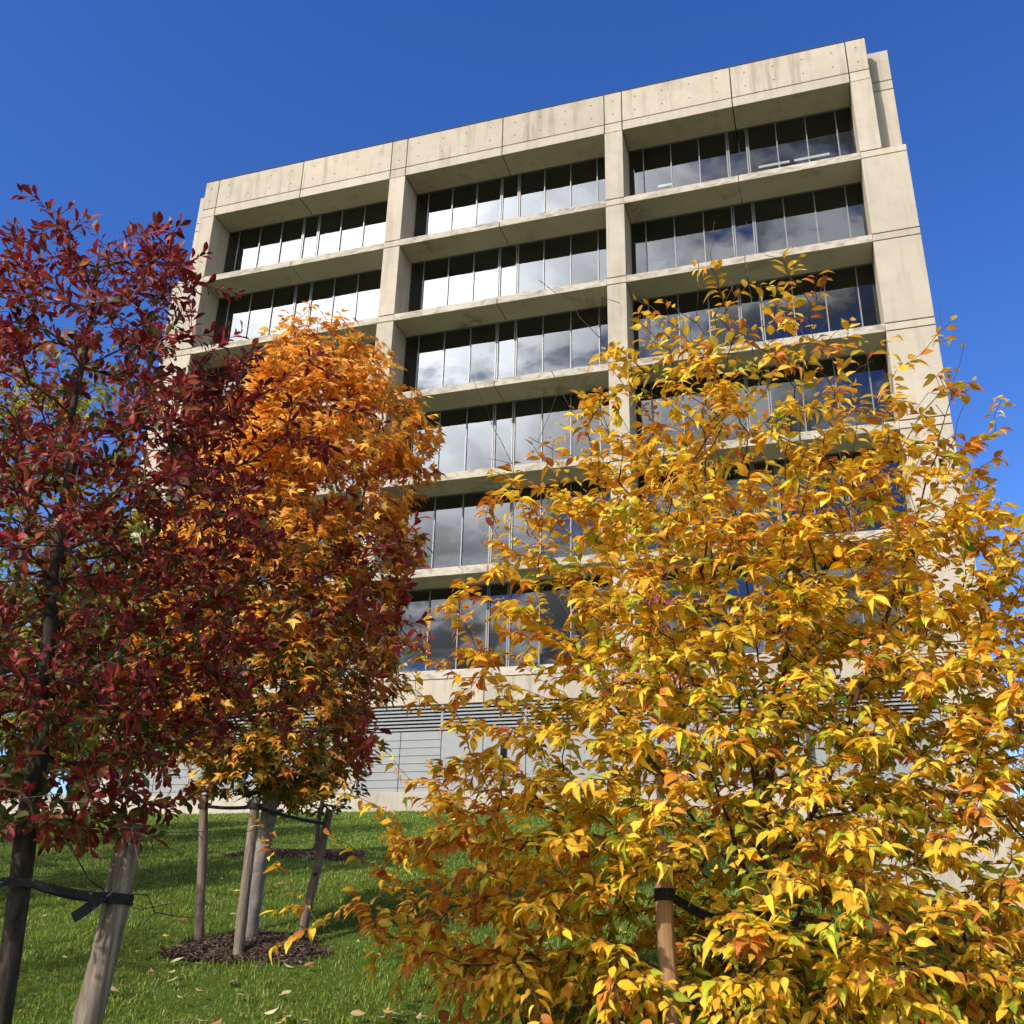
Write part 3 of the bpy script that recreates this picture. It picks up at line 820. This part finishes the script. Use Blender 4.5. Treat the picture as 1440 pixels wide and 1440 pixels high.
mb_ = np.array([-3.735, 6.156, H(-3.735, 6.156)-0.02])
def frame(b_):
    f = norm(np.array([b_[0], b_[1], 0])); rt = np.array([f[1], -f[0], 0])
    return (lambda s, d, z: b_*[1, 1, 0] + rt*s + f*d + np.array([0, 0, z]))
at_m = frame(mb_)
def col_maple(P, rel, n):
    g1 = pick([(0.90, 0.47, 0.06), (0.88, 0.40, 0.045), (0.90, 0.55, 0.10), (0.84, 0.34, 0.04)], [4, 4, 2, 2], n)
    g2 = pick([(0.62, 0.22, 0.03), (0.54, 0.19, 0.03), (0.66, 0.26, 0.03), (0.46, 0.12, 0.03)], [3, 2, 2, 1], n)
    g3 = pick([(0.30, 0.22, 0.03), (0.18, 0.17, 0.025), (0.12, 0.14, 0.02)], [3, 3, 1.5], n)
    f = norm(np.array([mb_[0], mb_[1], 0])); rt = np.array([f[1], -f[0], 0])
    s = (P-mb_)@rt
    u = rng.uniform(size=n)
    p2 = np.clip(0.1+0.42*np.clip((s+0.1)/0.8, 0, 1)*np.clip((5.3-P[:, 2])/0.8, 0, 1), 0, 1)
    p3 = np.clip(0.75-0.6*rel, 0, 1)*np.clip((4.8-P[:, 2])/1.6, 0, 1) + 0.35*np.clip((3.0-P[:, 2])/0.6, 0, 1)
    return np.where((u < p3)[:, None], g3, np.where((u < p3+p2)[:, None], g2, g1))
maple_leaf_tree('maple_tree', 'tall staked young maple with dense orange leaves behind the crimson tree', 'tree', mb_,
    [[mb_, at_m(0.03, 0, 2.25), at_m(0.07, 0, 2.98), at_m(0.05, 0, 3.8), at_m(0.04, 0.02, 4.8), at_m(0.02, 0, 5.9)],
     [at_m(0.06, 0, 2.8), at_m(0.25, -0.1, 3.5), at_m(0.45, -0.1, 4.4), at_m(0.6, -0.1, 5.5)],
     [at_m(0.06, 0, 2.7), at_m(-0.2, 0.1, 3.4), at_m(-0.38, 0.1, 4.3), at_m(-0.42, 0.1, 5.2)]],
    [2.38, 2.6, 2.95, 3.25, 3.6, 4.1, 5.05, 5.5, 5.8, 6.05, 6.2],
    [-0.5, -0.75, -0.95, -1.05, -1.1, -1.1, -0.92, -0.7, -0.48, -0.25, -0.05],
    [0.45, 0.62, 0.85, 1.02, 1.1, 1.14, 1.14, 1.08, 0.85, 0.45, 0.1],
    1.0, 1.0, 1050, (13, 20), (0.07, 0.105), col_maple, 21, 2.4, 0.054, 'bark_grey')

# ---------------------------------------------------------------- trees further back
def far(px_az_deg, d):
    a = math.radians(px_az_deg)+YAW
    x, y = d*math.sin(a), d*math.cos(a)
    return np.array([x, y, H(x, y)-0.03])
b = far(-27.5, 10.5); at_ = frame(b)
def col_lime(P, rel, n):
    return pick([(0.42, 0.36, 0.04), (0.30, 0.30, 0.04), (0.5, 0.32, 0.03), (0.2, 0.22, 0.03)], [3, 3, 1.5, 2], n)
z_ = b[2]
maple_leaf_tree('lime_tree', 'pale yellow green tree half hidden behind the crimson tree', 'tree', b,
    [[b, at_(0.05, 0, z_+1.2), at_(0.0, 0, z_+2.4), at_(0.05, 0, z_+4.2)]],
    [z_+0.9, z_+1.5, z_+2.4, z_+3.6, z_+4.8, z_+5.6], [-1.0, -1.8, -2.2, -2.1, -1.4, -0.2], [0.7, 1.3, 1.6, 1.5, 1.0, 0.2],
    1.8, 1.8, 420, (9, 15), (0.08, 0.13), col_lime, 31, z_+0.9, 0.06, 'bark_brown')
for x_, y_, lab_, sd_ in ((-8.7, 5.6, 'pale yellow green tree standing nearest on the left of the lawn', 73), (-11.0, 8.1, 'pale yellow green tree beside the lawn, far left of the crimson tree', 71), (-11.3, 13.0, 'pale yellow green tree on the upper lawn close behind the crimson tree crown', 74), (-14.3, 16.9, 'pale yellow green tree on the upper lawn, nearest the low concrete wall', 75), (-14.8, 11.6, 'pale yellow green tree at the upper left end of the lawn', 72)):
    b = np.array([x_, y_, H(x_, y_)-0.03]); at_ = frame(b); z_ = b[2]
    maple_leaf_tree('lime_tree', lab_, 'tree', b,
        [[b, at_(0.05, 0, z_+1.2), at_(0.0, 0, z_+2.6), at_(0.05, 0, z_+4.6)]],
        [z_+1.2, z_+1.8, z_+2.8, z_+4.0, z_+5.0, z_+5.7], [-1.3, -1.9, -2.2, -2.1, -1.3, -0.2], [1.3, 1.9, 2.1, 2.0, 1.2, 0.2],
        2.0, 2.0, 620 if sd_ > 73 else 260, (10, 15), (0.12, 0.17), col_lime, sd_, z_+1.0, 0.06, 'bark_brown')
b = np.array([-6.1, 2.8, H(-6.1, 2.8)-0.03]); at_ = frame(b); z_ = b[2]
def col_crim(P, rel, n):
    return pick([(0.20, 0.014, 0.017), (0.27, 0.03, 0.02), (0.13, 0.012, 0.014), (0.33, 0.09, 0.03)], [4, 3, 3, 1], n)
maple_leaf_tree('red_tree', 'crimson tree next in the row, left of the crimson foreground tree', 'tree', b,
    [[b, at_(0.03, 0, z_+0.9), at_(0.0, 0, z_+2.0), at_(0.02, 0, z_+3.4)]],
    [z_+1.0, z_+1.5, z_+2.1, z_+2.8, z_+3.4, z_+3.8], [-0.6, -1.0, -1.15, -1.0, -0.6, -0.1], [0.6, 1.0, 1.15, 1.0, 0.6, 0.1],
    1.0, 1.0, 230, (9, 15), (0.055, 0.085), col_crim, 61, z_+0.8, 0.04, 'bark_dark', TPL_TUPELO, 'leaf_red', 0.1)
b = far(8.6, 11.5); at_ = frame(b); z_ = b[2]
def col_pink(P, rel, n):
    return pick([(0.45, 0.07, 0.11), (0.36, 0.05, 0.09), (0.5, 0.14, 0.16), (0.28, 0.06, 0.06)], [3, 2, 2, 1], n)
maple_leaf_tree('pink_tree', 'small tree with drooping pink red leaves behind the yellow tree', 'tree', b,
    [[b, at_(0, 0, z_+0.9), at_(0.04, 0, z_+2.0), at_(0, 0, z_+2.9)]],
    [z_+1.0, z_+1.6, z_+2.3, z_+2.9, z_+3.3], [-0.45, -0.6, -0.62, -0.45, -0.1], [0.5, 0.75, 0.75, 0.5, 0.1],
    0.6, 0.6, 90, (9, 14), (0.09, 0.14), col_pink, 41, z_+0.7, 0.04, 'bark_brown', TPL_NARROW, 'leaf_red', 0.9)
b = far(-10.2, 13.0); at_ = frame(b); z_ = b[2]
def col_ever(P, rel, n):
    return pick([(0.025, 0.045, 0.018), (0.035, 0.06, 0.02), (0.05, 0.07, 0.03)], [3, 3, 1], n)
maple_leaf_tree('evergreen_shrub', 'small dark green leafy shrub between the orange maple and the building', 'shrub', b,
    [[b, at_(0.02, 0, z_+0.5), at_(0.08, 0, z_+1.0), at_(0.15, 0, z_+1.6)]],
    [z_+0.5, z_+0.8, z_+1.2, z_+1.6, z_+1.8], [-0.25, -0.35, -0.4, -0.3, -0.1], [0.35, 0.6, 0.75, 0.5, 0.15],
    0.4, 0.4, 46, (7, 11), (0.07, 0.11), col_ever, 51, z_+0.35, 0.03, 'bark_dark', TPL_TUPELO, 'leaf_green', 0.2)

# ---------------------------------------------------------------- stakes and ties
def stake(name, label, p0, p1, r0, r1, mat, loops, group=None, seed=0):
    p0 = np.array(p0); p1 = np.array(p1)
    g_ = np.random.default_rng(seed)
    n = 26; k = 18
    L = np.linalg.norm(p1-p0)
    ax = norm(p1-p0)
    sx = norm(np.cross(ax, [0.2, 1, 0.1])); sy = np.cross(ax, sx)
    pts = [p0+(p1-p0)*i/(n-1) + (sx*math.sin(i*0.5+seed)+sy*math.cos(i*0.41+2*seed))*0.0035 for i in range(n)]
    rad = np.array([r0+(r1-r0)*i/(n-1) for i in range(n)])*(1+0.025*g_.normal(size=n))
    a_ = np.arange(k)*2*math.pi/k
    prof = 1+0.05*np.sin(2*a_+seed)+0.035*np.sin(5*a_+1.3*seed)+0.02*g_.normal(size=k)
    V, T = tube(pts, rad, k, seed, 0.018)
    P = np.array(pts)
    for i in range(n):
        V[i*k:(i+1)*k] = P[i]+(V[i*k:(i+1)*k]-P[i])*prof[:, None]
    # cracked, slightly slanting top
    top = V[(n-1)*k:n*k]; top += ax*((top-P[-1])@sx)[:, None]*0.25 + ax*g_.normal(size=(k, 1))*0.004
    base = np.array([p0[0], p0[1], H(p0[0], p0[1])])
    root = empty(name, base, label, 'stake', group)
    tri_mesh('post', V-base, T, M[mat], None, True, (0, 0, 0), root)
    return root

def ribbon(pts, h, th, up=(0, 0, 1)):
    """flat webbing following pts: h tall, th thick"""
    P = np.asarray(pts, float); n = len(P)
    D = np.zeros_like(P); D[1:-1] = P[2:]-P[:-2]; D[0] = P[1]-P[0]; D[-1] = P[-1]-P[-2]; D = norm(D)
    Uv = np.repeat(np.array([up], float), n, 0); Uv = norm(Uv-(Uv*D).sum(1, keepdims=True)*D)
    Nn = np.cross(D, Uv)
    V = np.stack([P+Uv*h/2+Nn*th/2, P-Uv*h/2+Nn*th/2, P-Uv*h/2-Nn*th/2, P+Uv*h/2-Nn*th/2], 1).reshape(-1, 3)
    i = np.arange(n-1)[:, None]*4; j = np.arange(4)[None]; j2 = (j+1) % 4
    q = np.stack([i+j, i+j2, i+4+j2, i+4+j], -1).reshape(-1, 4)
    T = np.concatenate([q[:, [0, 1, 2]], q[:, [0, 2, 3]], [[0, 3, 2], [0, 2, 1]], [[n*4-4, n*4-3, n*4-2], [n*4-4, n*4-2, n*4-1]]])
    return V, T

def loop_pts(c, ax, r, k=28, turns=1.0, a0=0.0, climb=0.0):
    ax = norm(ax); sx = norm(np.cross(ax, [0.1, 1, 0.0])); sy = np.cross(ax, sx)
    return [np.asarray(c)+r*(math.cos(a0+t_*2*math.pi)*sx+math.sin(a0+t_*2*math.pi)*sy)+ax*climb*t_ for t_ in np.linspace(0, turns, k)]

def sag(a_, b_, s, n=14):
    a_ = np.asarray(a_, float); b_ = np.asarray(b_, float)
    return [a_+(b_-a_)*t_ - np.array([0, 0, s*4*t_*(1-t_)]) for t_ in np.linspace(0, 1, n)]

rb = np.array([-2.31, 2.50, 0]); at_r = frame(rb)
# grey post beside the crimson tree
s0 = at_r(0.215, -0.02, H(*at_r(0.215, -0.02, 0)[:2])-0.25); s1 = at_r(0.302, 0.02, 1.875)
stake('wooden_stake', 'thick grey weathered stake leaning beside the crimson tree trunk', s0, s1, 0.043, 0.038, 'wood_grey', 0, None, 1)
def on(a_, b_, z): return a_+(b_-a_)*(z-a_[2])/(b_[2]-a_[2])
ca = on(s0, s1, 1.655)
ts_ = empty('tree_tie', ca, 'black webbing tie strapping the crimson tree trunk to its grey stake', 'tie')
tr_c = at_r(0.02, 0.0, 1.69)
parts = [ribbon(loop_pts(ca, s1-s0, 0.0485, 30), 0.03, 0.004, s1-s0)]
V, T = merge(parts); tri_mesh('stake_loop', V-ca, T, M['strap'], None, False, (0, 0, 0), ts_)
f_r = norm(np.array([rb[0], rb[1], 0])); rt_r = np.array([f_r[1], -f_r[0], 0])
V, T = merge([ribbon(sag(tr_c-f_r*0.05+rt_r*0.03, ca-f_r*0.055-rt_r*0.035+np.array([0, 0, 0.005]), 0.006), 0.022, 0.004),
              ribbon(sag(tr_c+f_r*0.05+rt_r*0.03, ca+f_r*0.05-rt_r*0.03, 0.01), 0.02, 0.004),
              ribbon(sag(ca-f_r*0.062-rt_r*0.04+np.array([0, 0, 0.01]), ca-f_r*0.075-rt_r*0.115-np.array([0, 0, 0.055]), 0.004), 0.03, 0.004),
              ribbon(sag(tr_c-f_r*0.05+rt_r*0.03, tr_c-f_r*0.047-rt_r*0.04+np.array([0, 0, 0.0]), -0.0), 0.022, 0.004),
              ribbon(sag(tr_c-f_r*0.047-rt_r*0.04, tr_c-f_r*0.1-rt_r*0.55-np.array([0, 0, 0.05]), 0.03), 0.022, 0.004)])
tri_mesh('strap', V-ca, T, M['strap'], None, False, (0, 0, 0), ts_)

# three stakes round the maple
def ms(s, d, zt, s2, d2):
    q0 = at_m(s, d, 0); q0[2] = H(q0[0], q0[1])-0.2
    return q0, at_m(s2, d2, zt)
M1 = ms(-0.29, 0.18, 2.40, -0.40, 0.20); M2 = ms(-0.05, -0.30, 2.36, -0.05, -0.22); M3 = ms(0.33, 0.30, 2.36, 0.47, 0.35)
stake('wooden_stake', 'rough brown stake standing upright on the left of the maple trunk', *M1, 0.032, 0.030, 'wood_bark', 0, 'three stakes round the maple', 2)
stake('wooden_stake', 'pale grey stake right in front of the maple trunk', *M2, 0.036, 0.032, 'wood_grey', 0, 'three stakes round the maple', 3)
stake('wooden_stake', 'dark brown stake leaning right behind the maple trunk', *M3, 0.033, 0.029, 'wood_bark', 0, 'three stakes round the maple', 4)
c1, c2, c3 = on(*M1, 2.33), on(*M2, 2.30), on(*M3, 2.26)
for (A_, B_, ca_, cb_, lab) in ((M1, M2, c1, c2, 'thin black tie between the left and front stakes of the maple'), (M2, M3, c2, c3, 'thin black tie from the front stake past the maple trunk to the leaning stake')):
    e_ = empty('tree_tie', ca_, lab, 'tie')
    V, T = merge([ribbon(loop_pts(ca_, A_[1]-A_[0], 0.042, 24), 0.03, 0.004, A_[1]-A_[0]), ribbon(sag(ca_, cb_, 0.012), 0.022, 0.008)])
    tri_mesh('strap', V-ca_, T, M['strap'], None, False, (0, 0, 0), e_)

# tan stake inside the yellow tree
yb = np.array([-0.36, 4.69, 0]); at_y = frame(yb)
y0 = at_y(-0.36, -0.55, H(*at_y(-0.36, -0.55, 0)[:2])-0.2); y1 = at_y(-0.375, -0.5, 1.93)
stake('wooden_stake', 'tan wooden stake with a black band among the yellow leaves', y0, y1, 0.037, 0.035, 'wood_tan', 0, None, 5)
cy_ = on(y0, y1, 1.735)
e_ = empty('tree_tie', cy_, 'black band round the tan stake running to the yellow tree trunk', 'tie')
V, T = ribbon(loop_pts(cy_, y1-y0, 0.041, 28), 0.045, 0.004, y1-y0); tri_mesh('stake_loop', V-cy_, T, M['strap'], None, False, (0, 0, 0), e_)
V, T = ribbon(sag(cy_+np.array([0.03, 0.03, -0.01]), at_y(0.0, -0.03, 1.62), 0.03), 0.035, 0.006); tri_mesh('strap', V-cy_, T, M['strap'], None, False, (0, 0, 0), e_)

# ---------------------------------------------------------------- mulch beds
def mulch(name, label, c, rx, ry, n, seed):
    g_ = np.random.default_rng(seed)
    # low mound
    rr = np.linspace(0, 1, 9); aa = np.arange(40)*2*math.pi/40
    V = [(c[0], c[1], H(c[0], c[1])+0.05)]
    for r_ in rr[1:]:
        for a_ in aa:
            wob = 1+0.12*math.sin(3*a_+seed)+0.07*math.sin(7*a_)
            x = c[0]+rx*r_*wob*math.cos(a_); y = c[1]+ry*r_*wob*math.sin(a_)
            V.append((x, y, H(x, y)+0.05*(1-r_**2)-0.015*(r_ == 1)))
    T = [(0, 1+i, 1+(i+1) % 40) for i in range(40)]
    for k in range(7):
        for i in range(40):
            a_, b_ = 1+k*40+i, 1+k*40+(i+1) % 40
            T += [(a_, a_+40, b_+40), (a_, b_+40, b_)]
    V = np.array(V); T = np.array(T)
    C = np.full((len(V), 3), 0.03)*np.array([1.0, 0.75, 0.6])
    # bark chips
    r_ = np.sqrt(g_.uniform(size=n))*1.04+np.abs(g_.normal(size=n))*0.10*(g_.uniform(size=n) < 0.35); th = g_.uniform(0, 6.28, n)
    wob = 1+0.12*np.sin(3*th+seed)+0.07*np.sin(7*th)
    x = c[0]+rx*r_*wob*np.cos(th); y = c[1]+ry*r_*wob*np.sin(th)
    z = height(x, y)+0.05*np.clip(1-r_**2, 0, 1)+g_.uniform(0, 0.025, n)
    P = np.stack([x, y, z], -1)
    A = norm(np.stack([g_.normal(size=n), g_.normal(size=n), g_.normal(size=n)*0.35], -1)); N = norm(np.array([0, 0, 1.0])+g_.normal(size=(n, 3))*0.4)
    Bv = np.cross(N, A); ln = g_.uniform(0.006, 0.034, (n, 1)); wd = g_.uniform(0.002, 0.007, (n, 1)); thk = g_.uniform(0.002, 0.006, (n, 1))
    q = np.stack([P+A*ln+Bv*wd, P-A*ln+Bv*wd, P-A*ln-Bv*wd, P+A*ln-Bv*wd, P+N*thk*2], 1).reshape(-1, 3)
    b_ = (np.arange(n)*5)[:, None]+len(V)
    T2 = np.concatenate([np.concatenate([b_+i, b_+(i+1) % 4, b_+4], 1) for i in range(4)])
    cc = np.array([(0.07, 0.045, 0.032), (0.11, 0.075, 0.055), (0.035, 0.024, 0.018), (0.17, 0.13, 0.10)])[g_.choice(4, n, p=[.4, .3, .2, .1])]
    V = np.concatenate([V, q]); T = np.concatenate([T, T2]); C = np.concatenate([C, np.repeat(cc, 5, 0)])
    c0 = np.array([c[0], c[1], H(*c)])
    o = tri_mesh(name, V-c0, T, M['mulch'], C, False, tuple(c0))
    tag(o, label, 'mulch', kind='stuff')
mulch('mulch_bed', 'dark bark mulch bed round the foot of the staked maple', (mb_[0]+0.06, mb_[1]-0.05), 0.47, 0.31, 9000, 3)
mq = far(-10.8, 12.9)
mulch('mulch_bed', 'dark mulch patch round the shrub higher up the lawn', (mq[0], mq[1]), 0.9, 0.6, 2500, 4)

# ---------------------------------------------------------------- grass blades
def grass():
    g_ = np.random.default_rng(77)
    xs = []; ys = []; sc = []
    def patch(x0, x1, y0, y1, dens, s):
        n = int((x1-x0)*(y1-y0)*dens)
        xs.append(g_.uniform(x0, x1, n)); ys.append(g_.uniform(y0, y1, n)); sc.append(np.full(n, s))
    patch(-6.5, 1.5, 2.2, 6.0, 3400, 1.0)
    patch(-7.5, 2.2, 6.0, 9.0, 2700, 1.05)
    patch(-11, 4, 9.0, 14.0, 1100, 1.5)
    patch(-19, 6, 14, 22, 330, 2.3)
    patch(-30, 10, 22, 32.5, 130, 3.2)
    x = np.concatenate(xs); y = np.concatenate(ys); s = np.concatenate(sc)
    keep = (((x-mb_[0]-0.06)/0.43)**2+((y-mb_[1]+0.05)/0.28)**2 > 1+0.35*g_.normal(size=len(x))) & (((x-mq[0])/0.85)**2+((y-mq[1])/0.55)**2 > 1)
    # tufts: drop blades where a patchy noise is low
    nz = np.sin(5.1*x+1.3*np.sin(3.7*y))*np.sin(4.7*y+1.1*np.sin(4.1*x))
    keep &= g_.uniform(size=len(x)) < 0.72+0.28*nz
    x, y, s, nz = x[keep], y[keep], s[keep], nz[keep]
    n = len(x); z = height(x, y)-0.006
    hgt = g_.uniform(0.022, 0.055, n)*(0.85+0.25*nz)*(0.75+0.25*s); wid = g_.uniform(0.0018, 0.0036, n)*s
    th = g_.uniform(0, 6.28, n); ben = g_.uniform(0.15, 0.95, n)*hgt
    dx, dy = np.cos(th), np.sin(th); px_, py_ = -dy, dx
    th2 = th+g_.normal(size=n)*0.5
    B0_ = np.stack([x, y, z], -1)
    Pp = np.stack([px_, py_, np.zeros(n)], -1)*wid[:, None]
    D = np.stack([np.cos(th2), np.sin(th2), np.zeros(n)], -1)
    mid = B0_+D*(ben*0.35)[:, None]+np.array([0, 0, 1])*(hgt*0.6)[:, None]
    tip = B0_+D*ben[:, None]+np.array([0, 0, 1])*(hgt*(1-0.25*ben/hgt))[:, None]
    V = np.stack([B0_+Pp, B0_-Pp, mid+Pp*0.8, mid-Pp*0.8, tip], 1).reshape(-1, 3)
    b_ = (np.arange(n)*5)[:, None]
    T = np.concatenate([np.concatenate([b_, b_+1, b_+3], 1), np.concatenate([b_, b_+3, b_+2], 1), np.concatenate([b_+2, b_+3, b_+4], 1)])
    cc = np.array([(0.17, 0.25, 0.025), (0.22, 0.31, 0.04), (0.12, 0.195, 0.02), (0.30, 0.33, 0.06), (0.38, 0.32, 0.14)])[g_.choice(5, n, p=[.32, .27, .2, .16, .05])]
    big = 0.5+0.5*np.sin(0.9*x+0.5*y+1.2*np.sin(0.7*y))
    cc = cc*(0.88+0.24*big[:, None])*g_.uniform(0.85, 1.15, (n, 1))
    C = np.repeat(cc, 5, 0)
    o = tri_mesh('grass', V, T, M['grass'], C, True)
    tag(o, 'short green lawn grass covering the slope', 'grass', kind='stuff')
    print('blades', n)
grass()

# ---------------------------------------------------------------- fallen leaves
def fallen():
    g_ = np.random.default_rng(5)
    kinds = [('pale tan curled leaf lying on the lawn', [(0.55, 0.40, 0.22), (0.62, 0.47, 0.28), (0.5, 0.34, 0.17)], TPL_BEECH),
             ('yellow fallen leaf lying on the lawn', [(0.62, 0.40, 0.05), (0.66, 0.46, 0.10)], TPL_MAPLE),
             ('brown fallen leaf lying on the lawn', [(0.26, 0.12, 0.05), (0.34, 0.16, 0.06)], TPL_BEECH)]
    proto = []
    for k, (lab, cols_, tp) in enumerate(kinds):
        ml = []
        for i in range(4):
            tv, tt, tone = tp[i % len(tp)]
            v = tv.copy(); v[:, 2] = v[:, 2]*-1.0+0.25*np.abs(v[:, 1]) if i % 2 else v[:, 2]+0.2*v[:, 0]
            v[:, 2] -= v[:, 2].min()
            v -= np.array([0.5, 0, 0])
            c = np.array(cols_[i % len(cols_)])[None]*tone[:, None]
            o = tri_mesh('fallen_leaf', v, tt, M['leaf_fallen'], c)
            ml.append(o)
        proto.append(ml)
    used = set()
    n = 285
    for i in range(n):
        k = g_.choice(3, p=[0.58, 0.22, 0.20]); v_ = g_.integers(0, 4)
        src = proto[k][v_]
        for _ in range(50):
            a_ = g_.uniform(-0.80, -0.12); d_ = 5.3+6.0*g_.uniform()**2.0; x, y = d_*math.sin(a_), d_*math.cos(a_)
            if ((x-mb_[0])/0.5)**2+((y-mb_[1])/0.35)**2 > 1 and math.sin(2.3*x+1)*math.sin(1.9*y) > g_.uniform(-1, 0.6): break
        if (k, v_) in used:
            o = src.copy(); link(o)
        else:
            o = src; used.add((k, v_))
        s = g_.uniform(0.045, 0.09)
        o.scale = (s, s, s*g_.uniform(0.25, 0.9))
        o.location = (x, y, H(x, y)+g_.uniform(0.035, 0.055))
        o.rotation_euler = (g_.normal()*0.18+0.12, g_.normal()*0.18, g_.uniform(0, 6.28))
        tag(o, kinds[k][0], 'leaf', ('pale tan', 'yellow', 'brown')[k]+' leaves scattered on the lawn')
    for k in range(3):
        for v_ in range(4):
            if (k, v_) not in used: bpy.data.objects.remove(proto[k][v_])
fallen()

# ---------------------------------------------------------------- sky, clouds, sun
SUNV = norm(np.array([-0.108, -0.21, 0.168]))
elev = math.asin(SUNV[2]); azim = math.atan2(SUNV[0], SUNV[1])
w = bpy.data.worlds.new('World'); scene.world = w; w.use_nodes = True
nt = w.node_tree; nt.nodes.clear()
def N_(typ, **kw):
    o = nt.nodes.new(typ)
    for k, v in kw.items(): setattr(o, k, v)
    return o
def L_(a, b): nt.links.new(a, b)
def MA(op, a, b=0.0, clamp=False):
    o = N_('ShaderNodeMath', operation=op, use_clamp=clamp)
    for s_, v in zip(o.inputs, (a, b)):
        if isinstance(v, (int, float)): s_.default_value = v
        else: L_(v, s_)
    return o.outputs[0]
def VM(op, a, b):
    o = N_('ShaderNodeVectorMath', operation=op)
    for s_, v in zip(o.inputs, (a, b)):
        if isinstance(v, tuple): s_.default_value = v
        else: L_(v, s_)
    return o
def MR(v, a, b, c=0.0, d=1.0):
    o = N_('ShaderNodeMapRange', interpolation_type='SMOOTHSTEP'); L_(v, o.inputs[0])
    for k, x in zip((1, 2, 3, 4), (a, b, c, d)): o.inputs[k].default_value = x
    return o.outputs[0]
sky = N_('ShaderNodeTexSky'); sky.sky_type = 'NISHITA'; sky.sun_disc = False
sky.sun_elevation = elev; sky.sun_rotation = azim
sky.air_density = 1.0; sky.dust_density = 0.15; sky.ozone_density = 4.0; sky.altitude = 100
SKY_STR = 0.15
co = N_('ShaderNodeTexCoord').outputs['Generated']
sep = N_('ShaderNodeSeparateXYZ'); L_(co, sep.inputs[0])
zc = MA('ADD', MA('MAXIMUM', sep.outputs[2], 0.0), 0.22)
cmb = N_('ShaderNodeCombineXYZ'); L_(MA('DIVIDE', sep.outputs[0], zc), cmb.inputs[0]); L_(MA('DIVIDE', sep.outputs[1], zc), cmb.inputs[1])
def cn(scale, det, rough, off):
    o = N_('ShaderNodeTexNoise'); o.inputs['Scale'].default_value = scale; o.inputs['Detail'].default_value = det; o.inputs['Roughness'].default_value = rough
    o.inputs['Distortion'].default_value = 0.35
    L_(VM('ADD', cmb.outputs[0], off).outputs[0], o.inputs['Vector']); return o.outputs['Fac']
n1 = cn(4.2, 9, 0.55, (3.1, 1.7, 0.0)); n2 = cn(6.5, 8, 0.58, (7.3, 4.1, 2.0))
sd = VM('DOT_PRODUCT', co, tuple(SUNV)).outputs['Value']
near = MR(sd, 0.90, 0.985)                          # bank of cloud gathered round the sun
side = MR(sep.outputs[1], 0.05, -0.25)              # clouds stand in the southern half of the sky only
cover = MA('ADD', MA('ADD', n1, MA('MULTIPLY', near, 0.16)), MR(sep.outputs[2], 0.36, 0.2, 0.0, 0.10))
dens = MA('MULTIPLY', MR(cover, 0.455, 0.575), side)
lum = MA('ADD', MA('ADD', MR(n2, 0.40, 0.64, 0.22, 2.9), 0.0), MA('MULTIPLY', MA('POWER', MA('MAXIMUM', sd, 0.0), 48.0), 14.0))
cc = N_('ShaderNodeMix', data_type='RGBA'); cc.inputs[0].default_value = 1.0
cloud = N_('ShaderNodeVectorMath', operation='SCALE'); cloud.inputs[0].default_value = (0.95, 0.97, 1.0)
L_(MA('DIVIDE', MA('MULTIPLY', lum, 0.85), SKY_STR), cloud.inputs['Scale'])
hs = N_('ShaderNodeHueSaturation'); hs.inputs['Hue'].default_value = 0.517; hs.inputs['Saturation'].default_value = 1.25; hs.inputs['Value'].default_value = 1.38; L_(sky.outputs[0], hs.inputs['Color'])
mixc = N_('ShaderNodeMix', data_type='RGBA'); L_(dens, mixc.inputs[0]); L_(hs.outputs[0], mixc.inputs[6]); L_(cloud.outputs[0], mixc.inputs[7])
bg = N_('ShaderNodeBackground'); bg.inputs[1].default_value = SKY_STR; L_(mixc.outputs[2], bg.inputs[0])
wo = N_('ShaderNodeOutputWorld'); L_(bg.outputs[0], wo.inputs[0])

sun = bpy.data.lights.new('sun', 'SUN'); sun.energy = 4.3; sun.angle = math.radians(0.53); sun.color = (1.0, 0.93, 0.82)
so = link(bpy.data.objects.new('sun', sun)); so.location = (-10, -20, 30)
so.rotation_euler = Vector(-SUNV).to_track_quat('-Z', 'Y').to_euler()

# ---------------------------------------------------------------- camera
cam = bpy.data.cameras.new('camera'); co_ = link(bpy.data.objects.new('camera', cam))
cam.sensor_width = 36; cam.lens = 36*FPX/1440; cam.clip_end = 2000; cam.clip_start = 0.05
from mathutils import Matrix
m = Matrix(((CR[0], CU[0], -CF[0], EYE[0]), (CR[1], CU[1], -CF[1], EYE[1]), (CR[2], CU[2], -CF[2], EYE[2]), (0, 0, 0, 1)))
co_.matrix_world = m
scene.camera = co_
scene.render.engine = 'CYCLES'
scene.render.resolution_x = scene.render.resolution_y = 1024
scene.view_settings.view_transform = 'Standard'; scene.view_settings.look = 'None'
scene.view_settings.exposure = 0.0; scene.view_settings.gamma = 1.0
scene.cycles.max_bounces = 8; scene.cycles.transparent_max_bounces = 12
